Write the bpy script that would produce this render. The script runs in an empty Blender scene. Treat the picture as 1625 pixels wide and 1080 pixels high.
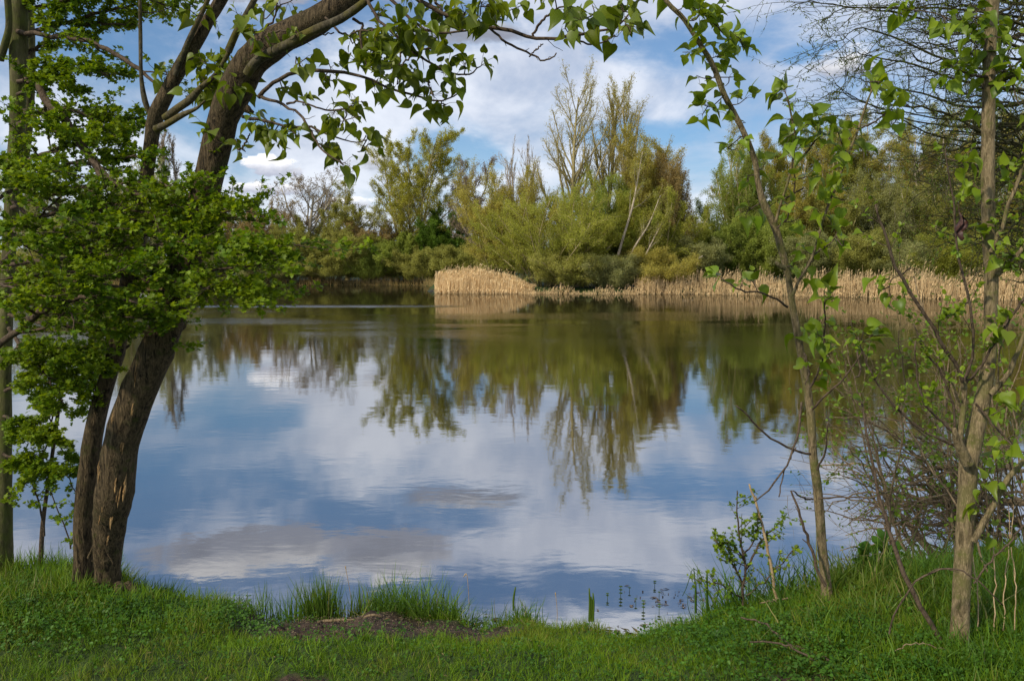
import bpy, math, random
import numpy as np
R_ = math.radians
random.seed(7)
rng = np.random.default_rng(11)
SC = bpy.context.scene
COL = SC.collection

# ------------------------------------------------------------------ camera
F, CX, CY, HZ = 1264.0, 812.5, 540.0, 430.0      # focal length in photo pixels, centre, horizon row
PITCH = math.atan((CY - HZ) / F)
CAM = np.array([0.0, 0.0, 2.0])
cd = bpy.data.cameras.new("camera"); cam = bpy.data.objects.new("camera", cd); COL.objects.link(cam)
cd.sensor_width = 36; cd.lens = 36 * F / 1625; cd.clip_start = 0.05; cd.clip_end = 6000
cam.location = CAM; cam.rotation_euler = (math.pi / 2 - PITCH, 0, 0)
SC.camera = cam

# ------------------------------------------------------------------ light
SUN_EL, SUN_AZ = R_(38), R_(228)     # azimuth measured clockwise from +Y (the view direction): behind, to the left
SC.view_settings.view_transform = 'Standard'; SC.view_settings.look = 'None'
SC.view_settings.exposure = 0.22; SC.view_settings.gamma = 1; SC.view_settings.use_curve_mapping = False
SC.cycles.use_denoising = True
SC.cycles.max_bounces = 8; SC.cycles.transparent_max_bounces = 4
sl = bpy.data.lights.new("sun", 'SUN'); sl.energy = 3.3; sl.angle = R_(4); sl.color = (1, .90, .72)
so = bpy.data.objects.new("sun", sl); COL.objects.link(so)
_sd = np.array([math.sin(SUN_AZ) * math.cos(SUN_EL), math.cos(SUN_AZ) * math.cos(SUN_EL), math.sin(SUN_EL)])
from mathutils import Vector
so.rotation_euler = Vector(_sd).to_track_quat('Z', 'Y').to_euler()


def ray(x, y):
    u, v = (x - CX) / F, -(y - CY) / F
    c, s = math.cos(PITCH), math.sin(PITCH)
    return np.array([u, c + v * s, -s + v * c])
def at(x, y, D):
    d = ray(x, y); return CAM + d * (D / d[1])
def azel(x, y, mirrored=False):
    d = ray(x, y); d = d / np.linalg.norm(d)
    if mirrored: d[2] = -d[2]
    return math.atan2(d[0], d[1]), math.asin(d[2])


class NT:
    """tiny helper over a node tree"""
    def __init__(s, t): s.t = t; t.nodes.clear()
    def n(s, typ, **kw):
        o = s.t.nodes.new(typ)
        ins = kw.pop('ins', {})
        for k, v in kw.items(): setattr(o, k, v)
        for k, v in ins.items(): s.put(o.inputs[k], v)
        return o
    def put(s, sock, v):
        if isinstance(v, bpy.types.NodeSocket): s.t.links.new(v, sock)
        elif v is not None: sock.default_value = v
    def m(s, op, a, b=None, c=None, clamp=False):
        o = s.t.nodes.new('ShaderNodeMath'); o.operation = op; o.use_clamp = clamp
        for i, v in enumerate((a, b, c)):
            if v is not None: s.put(o.inputs[i], v)
        return o.outputs[0]
    def noise(s, vec, scale, detail=4, rough=.5, dist=0, dim='3D'):
        o = s.n('ShaderNodeTexNoise', noise_dimensions=dim, ins={'Vector': vec, 'Scale': scale, 'Detail': detail, 'Roughness': rough, 'Distortion': dist})
        return o.outputs[0]
    def ramp(s, v, a, b, lo=0., hi=1., smooth=True):
        o = s.n('ShaderNodeMapRange', ins={0: v, 1: a, 2: b, 3: lo, 4: hi})
        o.interpolation_type = 'SMOOTHSTEP' if smooth else 'LINEAR'
        return o.outputs[0]
    def mix(s, f, a, b, mode='MIX'):
        o = s.n('ShaderNodeMix', data_type='RGBA', blend_type=mode)
        s.put(o.inputs[0], f)
        for i, v in ((6, a), (7, b)):
            if isinstance(v, tuple) and len(v) == 3: v = v + (1,)
            s.put(o.inputs[i], v)
        return o.outputs[2]
    def xyz(s, vec):
        o = s.n('ShaderNodeSeparateXYZ', ins={0: vec}); return o.outputs
    def comb(s, x, y, z):
        return s.n('ShaderNodeCombineXYZ', ins={0: x, 1: y, 2: z}).outputs[0]


def build_sky():
    w = bpy.data.worlds.new("World"); SC.world = w; w.use_nodes = True
    t = NT(w.node_tree)
    out = t.n('ShaderNodeOutputWorld')
    sky = t.n('ShaderNodeTexSky'); sky.sky_type = 'NISHITA'; sky.sun_disc = False
    sky.sun_elevation = SUN_EL; sky.sun_rotation = SUN_AZ; sky.air_density = 1.0; sky.dust_density = .6; sky.ozone_density = 1.6
    d = t.n('ShaderNodeTexCoord').outputs['Generated']
    X, Y, Z = t.xyz(d)
    az = t.m('ARCTAN2', X, Y); el = t.m('ARCSINE', Z)
    ae = t.comb(az, el, 0)
    # wispy veil: noise on a flat cloud layer, seen in perspective
    zz = t.m('ADD', t.m('MAXIMUM', Z, 0.0), 0.22)
    lay = t.comb(t.m('DIVIDE', X, zz), t.m('DIVIDE', Y, zz), 0.0)
    n1 = t.noise(lay, .75, 9, .58, .5)
    n2 = t.noise(t.comb(t.m('MULTIPLY', t.m('DIVIDE', X, zz), 1.0), t.m('MULTIPLY', t.m('DIVIDE', Y, zz), .55), 3.7), 2.3, 8, .6, .3)
    bn = t.noise(t.comb(t.m('MULTIPLY', az, 1.0), t.m('MULTIPLY', el, 2.2), 1.3), 9, 7, .6, .2)
    bnc = t.m('SUBTRACT', bn, .5)
    bn2 = t.m('SUBTRACT', t.noise(t.comb(az, t.m('MULTIPLY', el, 1.7), 4.1), 22, 7, .62, .3), .5)
    def blob(x, y, sx, sy, mir=False, k=2.6, e0=0.0, e1=.5):
        a, e = azel(x, y, mir)
        if mir: pass
        dx = t.m('DIVIDE', t.m('SUBTRACT', az, a), sx / F); dy = t.m('DIVIDE', t.m('SUBTRACT', el, e), sy / F)
        r2 = t.m('ADD', t.m('MULTIPLY', dx, dx), t.m('MULTIPLY', dy, dy))
        v = t.m('ADD', t.m('SUBTRACT', 1.0, r2), t.m('MULTIPLY', bn2 if k == 5.2 else t.m('ADD', t.m('MULTIPLY', bnc, .75), t.m('MULTIPLY', bn2, .5)) if mir else bnc, k))
        return t.ramp(v, e0, e1), dy
    v = t.m('ADD', t.m('MULTIPLY', n1, .62), t.m('MULTIPLY', n2, .38))
    veil = t.ramp(v, .30, .57)
    # clear blue windows in the veil
    holes = None
    for a in ((1115, 62, 150, 46), (235, 70, 210, 75), (1290, 84, 70, 18), (600, 20, 230, 42), (330, 190, 120, 40), (720, 235, 110, 45), (330, 785, 330, 60, True),
              (620, 800, 300, 34, True), (300, 925, 330, 60, True), (1085, 785, 90, 30, True), (640, 945, 400, 45, True), (1010, 640, 150, 25, True), (1000, 935, 300, 40, True), (1250, 900, 160, 60, True)):
        b, _ = blob(*a, k=3.4, e0=-.3, e1=1.1)
        holes = b if holes is None else t.m('MAXIMUM', holes, b)
    veil = t.m('MULTIPLY', veil, t.m('SUBTRACT', 1.0, t.m('MULTIPLY', holes, .88)))
    low = t.ramp(el, .0, .22, .55, .0)                       # the veil thickens toward the horizon
    veil = t.m('MAXIMUM', veil, low)
    skyc = t.mix(1.0, sky.outputs[0], (.62, .88, 1.08), 'MULTIPLY')
    skyc = t.mix(1.0, skyc, (1.25, 1.25, 1.25), 'MULTIPLY')
    vc = t.mix(t.ramp(n2, .3, .7), (5.9, 6.5, 8.1), (10.8, 11.2, 12.2))
    col = t.mix(t.m('MULTIPLY', veil, .88), skyc, vc)
    # cumulus heaps with grey bases
    for (x, y, sx, sy, mir, bright, soft) in ((432, 264, 52, 16, False, 1.0, .1), (415, 298, 75, 10, False, .85, .3), (575, 252, 60, 22, False, .25, 1.2), (1345, 98, 75, 24, False, .6, 1.3),
                                        (400, 872, 150, 36, True, .10, .1), (620, 880, 105, 42, True, .22, .1), (745, 790, 140, 18, True, .1, .5), (250, 300, 70, 12, False, .7, .5), (560, 322, 60, 11, False, .9, .5)):
        b, dy = blob(x, y, sx, sy, mir, k=4.4 if mir else 5.2, e0=.0, e1=.35 + soft)
        sh = t.ramp(t.m('ADD', dy, t.m('MULTIPLY', bnc if mir else bn2, 2.2)), -.75 + .5 * mir, .85 + .25 * mir)
        hi = tuple(c * (.55 + .45 * bright) for c in (15.5, 15.3, 15.4)); lo = tuple(c * (.62 + .38 * bright) for c in (4.7, 5.0, 6.1))
        cc = t.mix(sh, t.mix(t.ramp(bn, .35, .65), lo, tuple(c * 1.35 for c in lo)), hi)
        col = t.mix(t.m('MULTIPLY', b, .94), col, cc)
    bg = t.n('ShaderNodeBackground', ins={0: col, 1: .075})
    t.t.links.new(bg.outputs[0], out.inputs[0])
build_sky()

# ------------------------------------------------------------------ mesh helpers
def norm(a):
    return a / np.maximum(np.linalg.norm(a, axis=-1, keepdims=True), 1e-9)

class Geo:
    def __init__(s): s.v, s.f, s.z, s.n = [], [], [], 0
    def add(s, v, f, z):
        v = np.asarray(v, dtype=np.float32).reshape(-1, 3)
        s.v.append(v); s.f.append(np.asarray(f, dtype=np.int64).ravel() + s.n); s.z.append(np.asarray(z, dtype=np.int64).ravel()); s.n += len(v)
    def obj(s, name, mat, parent=None, smooth=True):
        me = bpy.data.meshes.new(name)
        if s.n:
            v = np.concatenate(s.v); f = np.concatenate(s.f).astype(np.int32); z = np.concatenate(s.z).astype(np.int32)
            if parent is not None: v = v - np.array(parent.location, dtype=np.float32)
            me.vertices.add(len(v)); me.vertices.foreach_set('co', v.ravel())
            me.loops.add(len(f)); me.loops.foreach_set('vertex_index', f)
            me.polygons.add(len(z)); st = np.concatenate([[0], np.cumsum(z)[:-1]]).astype(np.int32)
            me.polygons.foreach_set('loop_start', st)
            if smooth: me.polygons.foreach_set('use_smooth', np.ones(len(z), dtype=bool))
            me.update(calc_edges=True)
        me.materials.append(mat)
        o = bpy.data.objects.new(name, me); COL.objects.link(o)
        if parent is not None: o.parent = parent
        return o

def tubes(g, pts, rad, sides=3, rough=0.0, cap=True):
    """pts (n,k,3), rad (n,k): n swept tubes"""
    pts = np.asarray(pts, float); rad = np.asarray(rad, float)
    if pts.ndim == 2: pts = pts[None]; rad = rad[None]
    n, k, _ = pts.shape
    if n == 0: return
    T = np.empty_like(pts); T[:, 1:-1] = pts[:, 2:] - pts[:, :-2]; T[:, 0] = pts[:, 1] - pts[:, 0]; T[:, -1] = pts[:, -1] - pts[:, -2]
    T = norm(T)
    ref = norm(np.cross(norm(pts[:, -1] - pts[:, 0]), np.where(np.abs(norm(pts[:, -1] - pts[:, 0])[:, 2:3]) < .8, [[0, 0, 1.]], [[1., 0, 0]])))
    V = norm(np.cross(T, ref[:, None])); U = np.cross(V, T)
    th = np.arange(sides) * 2 * math.pi / sides
    rr = rad[:, :, None] * np.ones(sides)
    if rough:
        lump = rng.normal(0, 1, (n, k, sides))
        for _ in range(1): lump = (lump + np.roll(lump, 1, 2) + np.roll(lump, -1, 2)) / 2
        ridge = rng.normal(0, 1, (n, 1, sides))
        rr = rr * (1 + rough * lump * .6 + rough * ridge * .7)
    ring = pts[:, :, None] + rr[..., None] * (np.cos(th)[None, None, :, None] * U[:, :, None] + np.sin(th)[None, None, :, None] * V[:, :, None])
    b = (np.arange(n) * k * sides)[:, None, None]; i = np.arange(k - 1)[None, :, None] * sides; j = np.arange(sides)[None, None, :]; j2 = (j + 1) % sides
    f = np.stack(np.broadcast_arrays(b + i + j, b + i + j2, b + i + sides + j2, b + i + sides + j), -1)
    fl = [f.reshape(-1)]; zl = [np.full(f.size // 4, 4)]
    if cap and sides > 3:
        c = (np.arange(n) * k * sides)[:, None] + (k - 1) * sides + np.arange(sides)[None]
        fl.append(c.ravel()); zl.append(np.full(n, sides))
    g.add(ring, np.concatenate(fl), np.concatenate(zl))

def ribbons(g, pts, wid, side):
    n, k, _ = pts.shape
    L = pts - side[:, None] * wid[..., None] / 2; Rr = pts + side[:, None] * wid[..., None] / 2
    v = np.stack([L, Rr], 2)
    b = (np.arange(n) * k * 2)[:, None]; i = np.arange(k - 1)[None] * 2
    f = np.stack([b + i, b + i + 1, b + i + 3, b + i + 2], -1)
    g.add(v, f, np.full(n * (k - 1), 4))

def inst(g, tmpl, Y, N, T, S, zs=None):
    """instances of a leaf template; Y length dir, N normal hint, T base, S size"""
    tv, tf, tz = tmpl; n = len(T)
    if n == 0: return
    Y = norm(Y); X = norm(np.cross(Y, N)); Z = np.cross(X, Y)
    v = T[:, None] + S[:, None, None] * (tv[None, :, 0:1] * X[:, None] + tv[None, :, 1:2] * Y[:, None] + tv[None, :, 2:3] * (Z if zs is None else Z * zs[:, None])[:, None])
    f = (np.arange(n) * len(tv))[:, None] + tf[None]
    g.add(v, f, np.tile(tz, n))

def T_(verts, faces):
    return np.array(verts, float), np.array([i for f in faces for i in f]), np.array([len(f) for f in faces])
def poplar_t():
    mid = [(0, 0, 0), (0, .2, .0), (0, .45, -.01), (0, .72, -.07), (0, 1.14, -.28)]
    sd = [(.24, -.10, .06), (.45, .06, .14), (.48, .28, .17), (.37, .52, .13), (.19, .78, .0)]
    v = mid + sd + [(-x, y, z) for x, y, z in sd]; fs = []
    for o in (5, 10):
        q = [[0, o, o + 1, 1], [1, o + 1, o + 2, 2], [2, o + 2, o + 3, 3], [3, o + 3, o + 4, 4]]
        fs += q if o == 5 else [a[::-1] for a in q]
    return T_(v, fs)
def hawthorn_t():
    v = [(0, 0, 0), (0, .5, .03), (0, 1, -.08)]; s = [(.1, .22, .0), (.5, .42, .12), (.24, .58, .05), (.4, .86, .06), (.15, .84, .0)]
    v += s + [(-x, y, z) for x, y, z in s]
    return T_(v, [[0, 3, 4, 5, 1], [1, 5, 6, 7, 2], [1, 10, 9, 8, 0], [2, 12, 11, 10, 1]])
POP, HAW = poplar_t(), hawthorn_t()
DIA = T_([(0, 0, 0), (.32, .5, .06), (0, 1, 0), (-.32, .5, .06)], [[0, 1, 2, 3]])
TRI = T_([(-.3, 0, 0), (.3, .12, .05), (.02, 1, 0)], [[0, 1, 2]])
LAN = T_([(0, 0, 0), (.13, .45, .04), (0, 1, -.1), (-.13, .45, .04)], [[0, 1, 2], [0, 2, 3]])
OVL = T_([(0, 0, 0), (.28, .2, .05), (.36, .5, .07), (.2, .85, .02), (0, 1, -.03), (-.2, .85, .02), (-.36, .5, .07), (-.28, .2, .05)], [[0, 1, 2, 3, 4], [4, 5, 6, 7, 0]])

def rvec(n): return norm(rng.normal(0, 1, (n, 3)))

def grow(P0, D0, L, R, k, wig, trop, taper=.35):
    n = len(P0); pts = np.empty((n, k + 1, 3)); pts[:, 0] = P0; D = D0.copy()
    for i in range(k):
        D = norm(D + rng.normal(0, wig, (n, 3)) + np.array([0, 0, trop]))
        pts[:, i + 1] = pts[:, i] + D * (L / k)[:, None]
    return pts, R[:, None] * np.linspace(1, taper, k + 1)[None], L

def along(pts, rad, idx, t):
    k1 = pts.shape[1]; f = t * (k1 - 1); i = np.minimum(f.astype(int), k1 - 2); fr = (f - i)[:, None]
    p = pts[idx, i] * (1 - fr) + pts[idx, i + 1] * fr
    d = norm(pts[idx, i + 1] - pts[idx, i]); r = rad[idx, i] * (1 - fr[:, 0]) + rad[idx, i + 1] * fr[:, 0]
    return p, d, r

def spawn(tr, m, t0=.2, t1=1, ang=40, av=10, lr=.4, fall=.5, k=4, wig=.12, trop=.05, rr=.5, minr=.002, flat=1., taper=.35):
    pts, rad, L = tr; n = len(pts)
    idx = np.repeat(np.arange(n), m); t = t0 + (t1 - t0) * (np.tile((np.arange(m)), n) + rng.random(n * m)) / m
    p, d, r = along(pts, rad, idx, np.clip(t, 0, .999))
    a = np.radians(rng.normal(ang, av, n * m))[:, None]; q = norm(np.cross(d, rvec(n * m)))
    D = d * np.cos(a) + q * np.sin(a); D[:, 2] *= flat; D = norm(D)
    Lc = L[idx] * lr * (1 - fall * (t - t0) / (t1 - t0 + 1e-6)) * rng.uniform(.6, 1.2, n * m)
    Rc = np.maximum(minr, np.minimum(r * .8, r * rr))
    return grow(p, D, Lc, Rc, k, wig, trop, taper)

def leaves_on(g, tr, m, tmpl, size, sv=.3, t0=.1, off=.0, droop=0., up=.6):
    pts, rad, L = tr; n = len(pts); idx = np.repeat(np.arange(n), m); t = t0 + (1 - t0) * rng.random(n * m)
    p, d, r = along(pts, rad, idx, np.clip(t, 0, .999))
    Y = norm(d * .5 + rvec(n * m) + np.array([0, 0, -droop])); N = norm(rvec(n * m) + np.array([0, 0, up * 2]))
    if off: p = p + rng.normal(0, off, p.shape)
    inst(g, tmpl, Y, N, p, size * rng.uniform(1 - sv, 1 + sv, n * m))

def catmull(P, n):
    P = np.asarray(P, float); m = len(P)
    if m == 2: return P[0] + (P[1] - P[0]) * np.linspace(0, 1, n)[:, None]
    Q = np.vstack([2 * P[0] - P[1], P, 2 * P[-1] - P[-2]]); t = np.linspace(0, m - 1, n); i = np.minimum(t.astype(int), m - 2); u = (t - i)[:, None]
    a, b, c, d = Q[i], Q[i + 1], Q[i + 2], Q[i + 3]
    return .5 * (2 * b + (c - a) * u + (2 * a - 5 * b + 4 * c - d) * u ** 2 + (3 * b - a - 3 * c + d) * u ** 3)

def px(path, D0, D1=None, n=16):
    """path of (x, y, width px) in the photograph's pixels at depth D0..D1 -> (pts, radii)"""
    D1 = D0 if D1 is None else D1; m = len(path)
    P = [list(at(a[0], a[1], D0 + (D1 - D0) * i / (m - 1))) + [a[2] / 2 * (D0 + (D1 - D0) * i / (m - 1)) / F] for i, a in enumerate(path)]
    c = catmull(P, n)
    return c[:, :3], np.maximum(c[:, 3], .0008)

# ------------------------------------------------------------------ naming
def tag(o, label=None, cat=None, group=None, kind=None):
    for k, v in (('label', label), ('category', cat), ('group', group), ('kind', kind)):
        if v: o[k] = v
    return o
def thing(name, loc, label, cat, group=None):
    o = bpy.data.objects.new(name, None); COL.objects.link(o); o.location = tuple(float(c) for c in loc); o.empty_display_size = .2
    return tag(o, label, cat, group)

# ------------------------------------------------------------------ materials
def mat(name):
    m = bpy.data.materials.new(name); m.use_nodes = True; return m, NT(m.node_tree)
def leafmat(name, c0, c1, trans=.4, rough=.5, patch=3.0, spec=.3, tcol=(1.25, 1.15, .5), dry=None):
    m, t = mat(name); out = t.n('ShaderNodeOutputMaterial')
    geo = t.n('ShaderNodeNewGeometry'); rnd = geo.outputs['Random Per Island']
    n = t.noise(geo.outputs['Position'], patch, 3, .6)
    f = t.m('ADD', t.m('MULTIPLY', rnd, .55), t.m('MULTIPLY', t.ramp(n, .3, .7), .45))
    c = t.mix(f, c0, c1)
    if dry:
        wn = t.n('ShaderNodeTexWhiteNoise', noise_dimensions='1D', ins={1: t.m('ADD', rnd, 3.3)}).outputs[0]; big = t.ramp(t.noise(geo.outputs['Position'], 1.3, 5, .65), .42, .68)
        c = t.mix(t.m('MULTIPLY', t.ramp(wn, t.m('SUBTRACT', .97, t.m('MULTIPLY', big, .40)), 1.02), .9), c, dry); c = t.mix(t.m('MULTIPLY', big, .45), c, (.17, .20, .02))
    val = t.m('ADD', .72, t.m('MULTIPLY', t.n('ShaderNodeTexWhiteNoise', noise_dimensions='1D', ins={1: rnd}).outputs[0], .56))
    hs = t.n('ShaderNodeHueSaturation', ins={2: val, 4: c})
    p = t.n('ShaderNodeBsdfPrincipled', ins={'Base Color': hs.outputs[0], 'Roughness': rough, 'Specular IOR Level': spec})
    tc = t.mix(1., hs.outputs[0], tcol, 'MULTIPLY')
    tr = t.n('ShaderNodeBsdfTranslucent', ins={0: tc})
    mx = t.n('ShaderNodeMixShader', ins={0: trans, 1: p.outputs[0], 2: tr.outputs[0]})
    t.t.links.new(mx.outputs[0], out.inputs[0]); return m
def barkmat(name, c0, c1, c2=None, scale=14, zs=.25, bump=.6, moss=.0, mosscol=(.07, .09, .015), bd=.012):
    m, t = mat(name); out = t.n('ShaderNodeOutputMaterial')
    pos = t.n('ShaderNodeNewGeometry').outputs['Position']; X, Y, Z = t.xyz(pos)
    v = t.comb(X, Y, t.m('MULTIPLY', Z, zs))
    n1 = t.noise(v, scale * 2.2, 6, .65, .6); n2 = t.noise(pos, scale * .22, 5, .6); n3 = t.noise(v, scale * 7, 3, .6)
    c = t.mix(t.ramp(n1, .34, .64), c0, c1)
    if c2: c = t.mix(t.ramp(n2, .48, .66), c, c2)
    c = t.mix(t.m('MULTIPLY', t.ramp(n3, .52, .68), .4), c, tuple(min(1, q * 1.9) for q in c1))
    if moss: c = t.mix(t.m('MULTIPLY', t.ramp(t.noise(pos, scale * .5, 5, .7), .62 - moss * .3, .75 - moss * .2), .85), c, mosscol)
    h = t.m('ADD', t.m('MULTIPLY', n1, .8), t.m('MULTIPLY', n3, .3))
    b = t.n('ShaderNodeBump', ins={'Strength': bump, 'Distance': bd, 'Height': h})
    p = t.n('ShaderNodeBsdfPrincipled', ins={'Base Color': c, 'Roughness': .85, 'Specular IOR Level': .15, 'Normal': b.outputs[0]})
    t.t.links.new(p.outputs[0], out.inputs[0]); return m

M = {}
M['poplar_leaf'] = leafmat('poplar_leaf', (.075, .125, .006), (.19, .235, .014), .45, .42, 4, .35)
M['sap_leaf'] = leafmat('sapling_leaf', (.10, .18, .008), (.24, .32, .022), .42, .42, 4, .35)
M['haw_leaf'] = leafmat('hawthorn_leaf', (.06, .15, .005), (.26, .34, .014), .45, .55, 3, .3)
M['grass'] = leafmat('grass_blade', (.062, .15, .005), (.175, .28, .012), .35, .55, 1.7, .2, dry=(.30, .24, .08))
M['herb'] = leafmat('herb_leaf', (.03, .095, .006), (.085, .19, .012), .35, .5, 2.5, .3)
M['bud'] = leafmat('willow_bud', (.07, .11, .015), (.14, .18, .03), .35, .5, 4, .2)
M['fresh'] = leafmat('fresh_leaf', (.10, .19, .015), (.18, .27, .03), .4, .5, 4, .2)
M['bark'] = barkmat('poplar_bark', (.014, .011, .007), (.150, .108, .060), (.075, .058, .03), 30, .16, 1.0, .25, (.07, .075, .02), .035)
M['bark_top'] = barkmat('limb_bark', (.028, .024, .014), (.10, .085, .055), (.10, .08, .03), 16, .5, .8, .5, (.085, .075, .012))
M['bark_moss'] = barkmat('mossy_bark', (.05, .045, .02), (.11, .10, .045), None, 14, .3, .6, .7, (.085, .10, .02))
M['bark_pale'] = barkmat('pale_bark', (.075, .058, .03), (.26, .20, .115), (.15, .13, .055), 30, .22, .9, .35, (.11, .115, .03), .012)
M['twig'] = barkmat('twig_bark', (.04, .028, .018), (.11, .08, .055), None, 30, .6, .3)
M['twig_moss'] = barkmat('willow_twig', (.035, .032, .013), (.08, .072, .03), None, 30, .6, .3)
M['twig_tan'] = barkmat('thicket_twig', (.09, .065, .036), (.24, .18, .11), None, 30, .6, .3)
M['dead'] = barkmat('dead_stem', (.25, .17, .09), (.42, .31, .18), None, 40, .3, .3)
M['scar'] = barkmat('raw_wood', (.20, .11, .045), (.42, .27, .12), None, 40, .15, .8)

# ------------------------------------------------------------------ terrain
def sstep(a, b, x):
    t = np.clip((x - a) / (b - a), 0, 1); return t * t * (3 - 2 * t)
NEAR = np.array([(-400, 60), (-60, 22), (-12, 6.4), (-6, 4.8), (-3.2, 4.5), (-2.2, 4.38), (-1.75, 4.25), (-1.3, 4.28), (-.9, 4.38), (-.5, 4.36), (-.1, 4.30), (.2, 4.2), (.7, 4.16), (1.15, 4.25), (1.5, 4.38), (2.2, 4.5), (3.0, 4.7), (4, 5.2), (6, 7.2), (9, 11.6), (14, 19), (22, 27.5), (34, 38), (48, 49), (400, 120)])
FAR = np.array([(-600, 98), (-150, 102), (-60, 109), (-36, 111), (-13, 112), (-10, 103), (-8.2, 80), (-7, 73.5), (0, 71.3), (5, 70.6), (16, 69.8), (25, 63.5), (33, 56.5), (45, 50), (400, 20)])
def land(x, y):
    a = np.interp(x, NEAR[:, 0], NEAR[:, 1]) - y + .05 * np.sin(x * 7.3) + .035 * np.sin(x * 17.1 + 1)
    b = y - np.interp(x, FAR[:, 0], FAR[:, 1]) + .3 * np.sin(x * 1.7)
    return a, b
def n2d(x, y):
    return (np.sin(x * 3.1 + 1.7 * np.sin(y * 2.3)) + np.sin(y * 4.3 + 1.3 * np.sin(x * 3.7 + 1)) + .6 * np.sin(x * 9.1 + y * 5.3) + .6 * np.sin(y * 11.3 - x * 6.1 + 2)) / 3.2
def height(x, y):
    a, b = land(x, y)
    lip = np.interp(x, [-3, -2.3, -2.0, -1.65, -1.3, -.5, .5, .95, 1.25, 1.6, 2.3], [.38, .35, .28, .20, .14, .11, .11, .12, .16, .23, .30])
    lip = np.minimum(lip + .26 * np.clip(a - .12, 0, 30), np.maximum(lip, .36))
    h1 = -.5 + (.5 + lip) * sstep(-.42, .2, a) + .022 * n2d(x, y) * sstep(0, .5, a)
    h1 = h1 + .02 * np.clip(a, 0, 30)
    h2 = -.6 + 1.0 * sstep(-1.0, .8, b) + .02 * np.clip(b, 0, 60) + .12 * n2d(x * .15, y * .15)
    return np.maximum(h1, h2)
def mud(x, y):
    """bare trodden soil: 0..1"""
    j = .22 * n2d(x * 2.3, y * 2.6) + .12 * n2d(x * 7, y * 8)
    q = lambda cx, cy, sx, sy: 1 - (((x - cx) / sx) ** 2 + ((y - cy) / sy) ** 2)
    m = np.maximum.reduce([q(-.80, 3.84, .62, .42), q(-1.27, 4.08, .24, .22), q(-.30, 3.88, .40, .26), q(-1.69, 3.58, .19, .045), q(-.86, 3.03, .14, .05), q(1.12, 3.04, .2, .05)])
    return sstep(-.1, .35, m + j)

def axis(segs):
    out = [np.arange(a, b, s) for a, b, s in segs]; return np.concatenate(out + [[segs[-1][1]]])
xs = axis([(-1600, -300, 130), (-300, -60, 12), (-60, -5, 1.0), (-5, 6, .05), (6, 60, 1.0), (60, 300, 12), (300, 1600, 130)])
ys = axis([(-60, 0, 6), (0, 2, .25), (2, 7, .05), (7, 60, 1.2), (60, 125, .6), (125, 300, 12), (300, 2400, 150)])
GX, GY = np.meshgrid(xs, ys); GZ = height(GX, GY)
near_m = (GX > -5) & (GX < 6) & (GY < 7) & (GY > 1)
GZ = GZ + np.where(near_m & (GZ > 0), rng.normal(0, .006, GZ.shape) * (1 + 1.2 * mud(GX, GY)), 0) - .012 * mud(GX, GY)
nx, ny = len(xs), len(ys)
g = Geo(); ii = np.arange(ny - 1)[:, None] * nx + np.arange(nx - 1)[None]
g.add(np.stack([GX, GY, GZ], -1), np.stack([ii, ii + 1, ii + nx + 1, ii + nx], -1), np.full((nx - 1) * (ny - 1), 4))
m, t = mat('soil_and_turf'); out = t.n('ShaderNodeOutputMaterial'); att = t.n('ShaderNodeAttribute', attribute_name='bare').outputs['Fac']
pos = t.n('ShaderNodeNewGeometry').outputs['Position']; X, Y, Z = t.xyz(pos)
s1 = t.noise(pos, 26, 6, .7); s2 = t.noise(pos, 5, 5, .6); s3 = t.noise(pos, 90, 3, .7)
soil = t.mix(t.ramp(s1, .35, .65), (.022, .014, .009), (.085, .055, .034)); soil = t.mix(t.m('MULTIPLY', t.ramp(s3, .62, .72), .6), soil, (.20, .15, .09))
turf = t.mix(t.ramp(s2, .35, .65), (.018, .035, .006), (.045, .075, .012))
wet = t.ramp(Z, .05, .15, 1, 0)
soil = t.mix(wet, soil, (.016, .012, .009))
c = t.mix(att, turf, soil)
b = t.n('ShaderNodeBump', ins={'Strength': .9, 'Distance': .012, 'Height': t.m('ADD', s1, t.m('MULTIPLY', s3, .5))})
p = t.n('ShaderNodeBsdfPrincipled', ins={'Base Color': c, 'Roughness': t.m('SUBTRACT', .9, t.m('MULTIPLY', wet, .5)), 'Specular IOR Level': .3, 'Normal': b.outputs[0]})
t.t.links.new(p.outputs[0], out.inputs[0])
go = g.obj('ground', m); tag(go, kind='structure')
at_ = go.data.attributes.new('bare', 'FLOAT', 'POINT'); at_.data.foreach_set('value', np.maximum(mud(GX, GY), sstep(.09, .02, GZ)).astype(np.float32).ravel())

# ------------------------------------------------------------------ water
m, t = mat('lake_water'); out = t.n('ShaderNodeOutputMaterial')
pos = t.n('ShaderNodeNewGeometry').outputs['Position']; X, Y, Z = t.xyz(pos)
# where the breeze ruffles the surface
gust = t.noise(t.comb(t.m('MULTIPLY', X, .05), t.m('MULTIPLY', Y, .13), 0), 1.0, 4, .6, .6)
gust = t.ramp(gust, .42, .66)
wob = t.m('MULTIPLY', t.m('SUBTRACT', t.noise(t.comb(t.m('MULTIPLY', X, .12), 0, 0), 1., 3, .6), .5), 1.2)
yy = t.m('ADD', Y, wob)
def band(y0, y1, x0, x1, s=1.):
    a = t.m('MULTIPLY', t.ramp(yy, y0, y0 + 1.6), t.ramp(yy, y1 - 1.6, y1, 1, 0))
    return t.m('MULTIPLY', t.m('MULTIPLY', a, t.m('MULTIPLY', t.ramp(X, x0 - 4, x0 + 2), t.ramp(X, x1 - 3, x1 + 2, 1, 0))), s)
streak = band(43.6, 47.8, -26, -3.6, 1.8)
mid = t.m('MULTIPLY', t.ramp(Y, 16, 27), t.ramp(Y, 36, 50, 1, 0))
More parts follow.
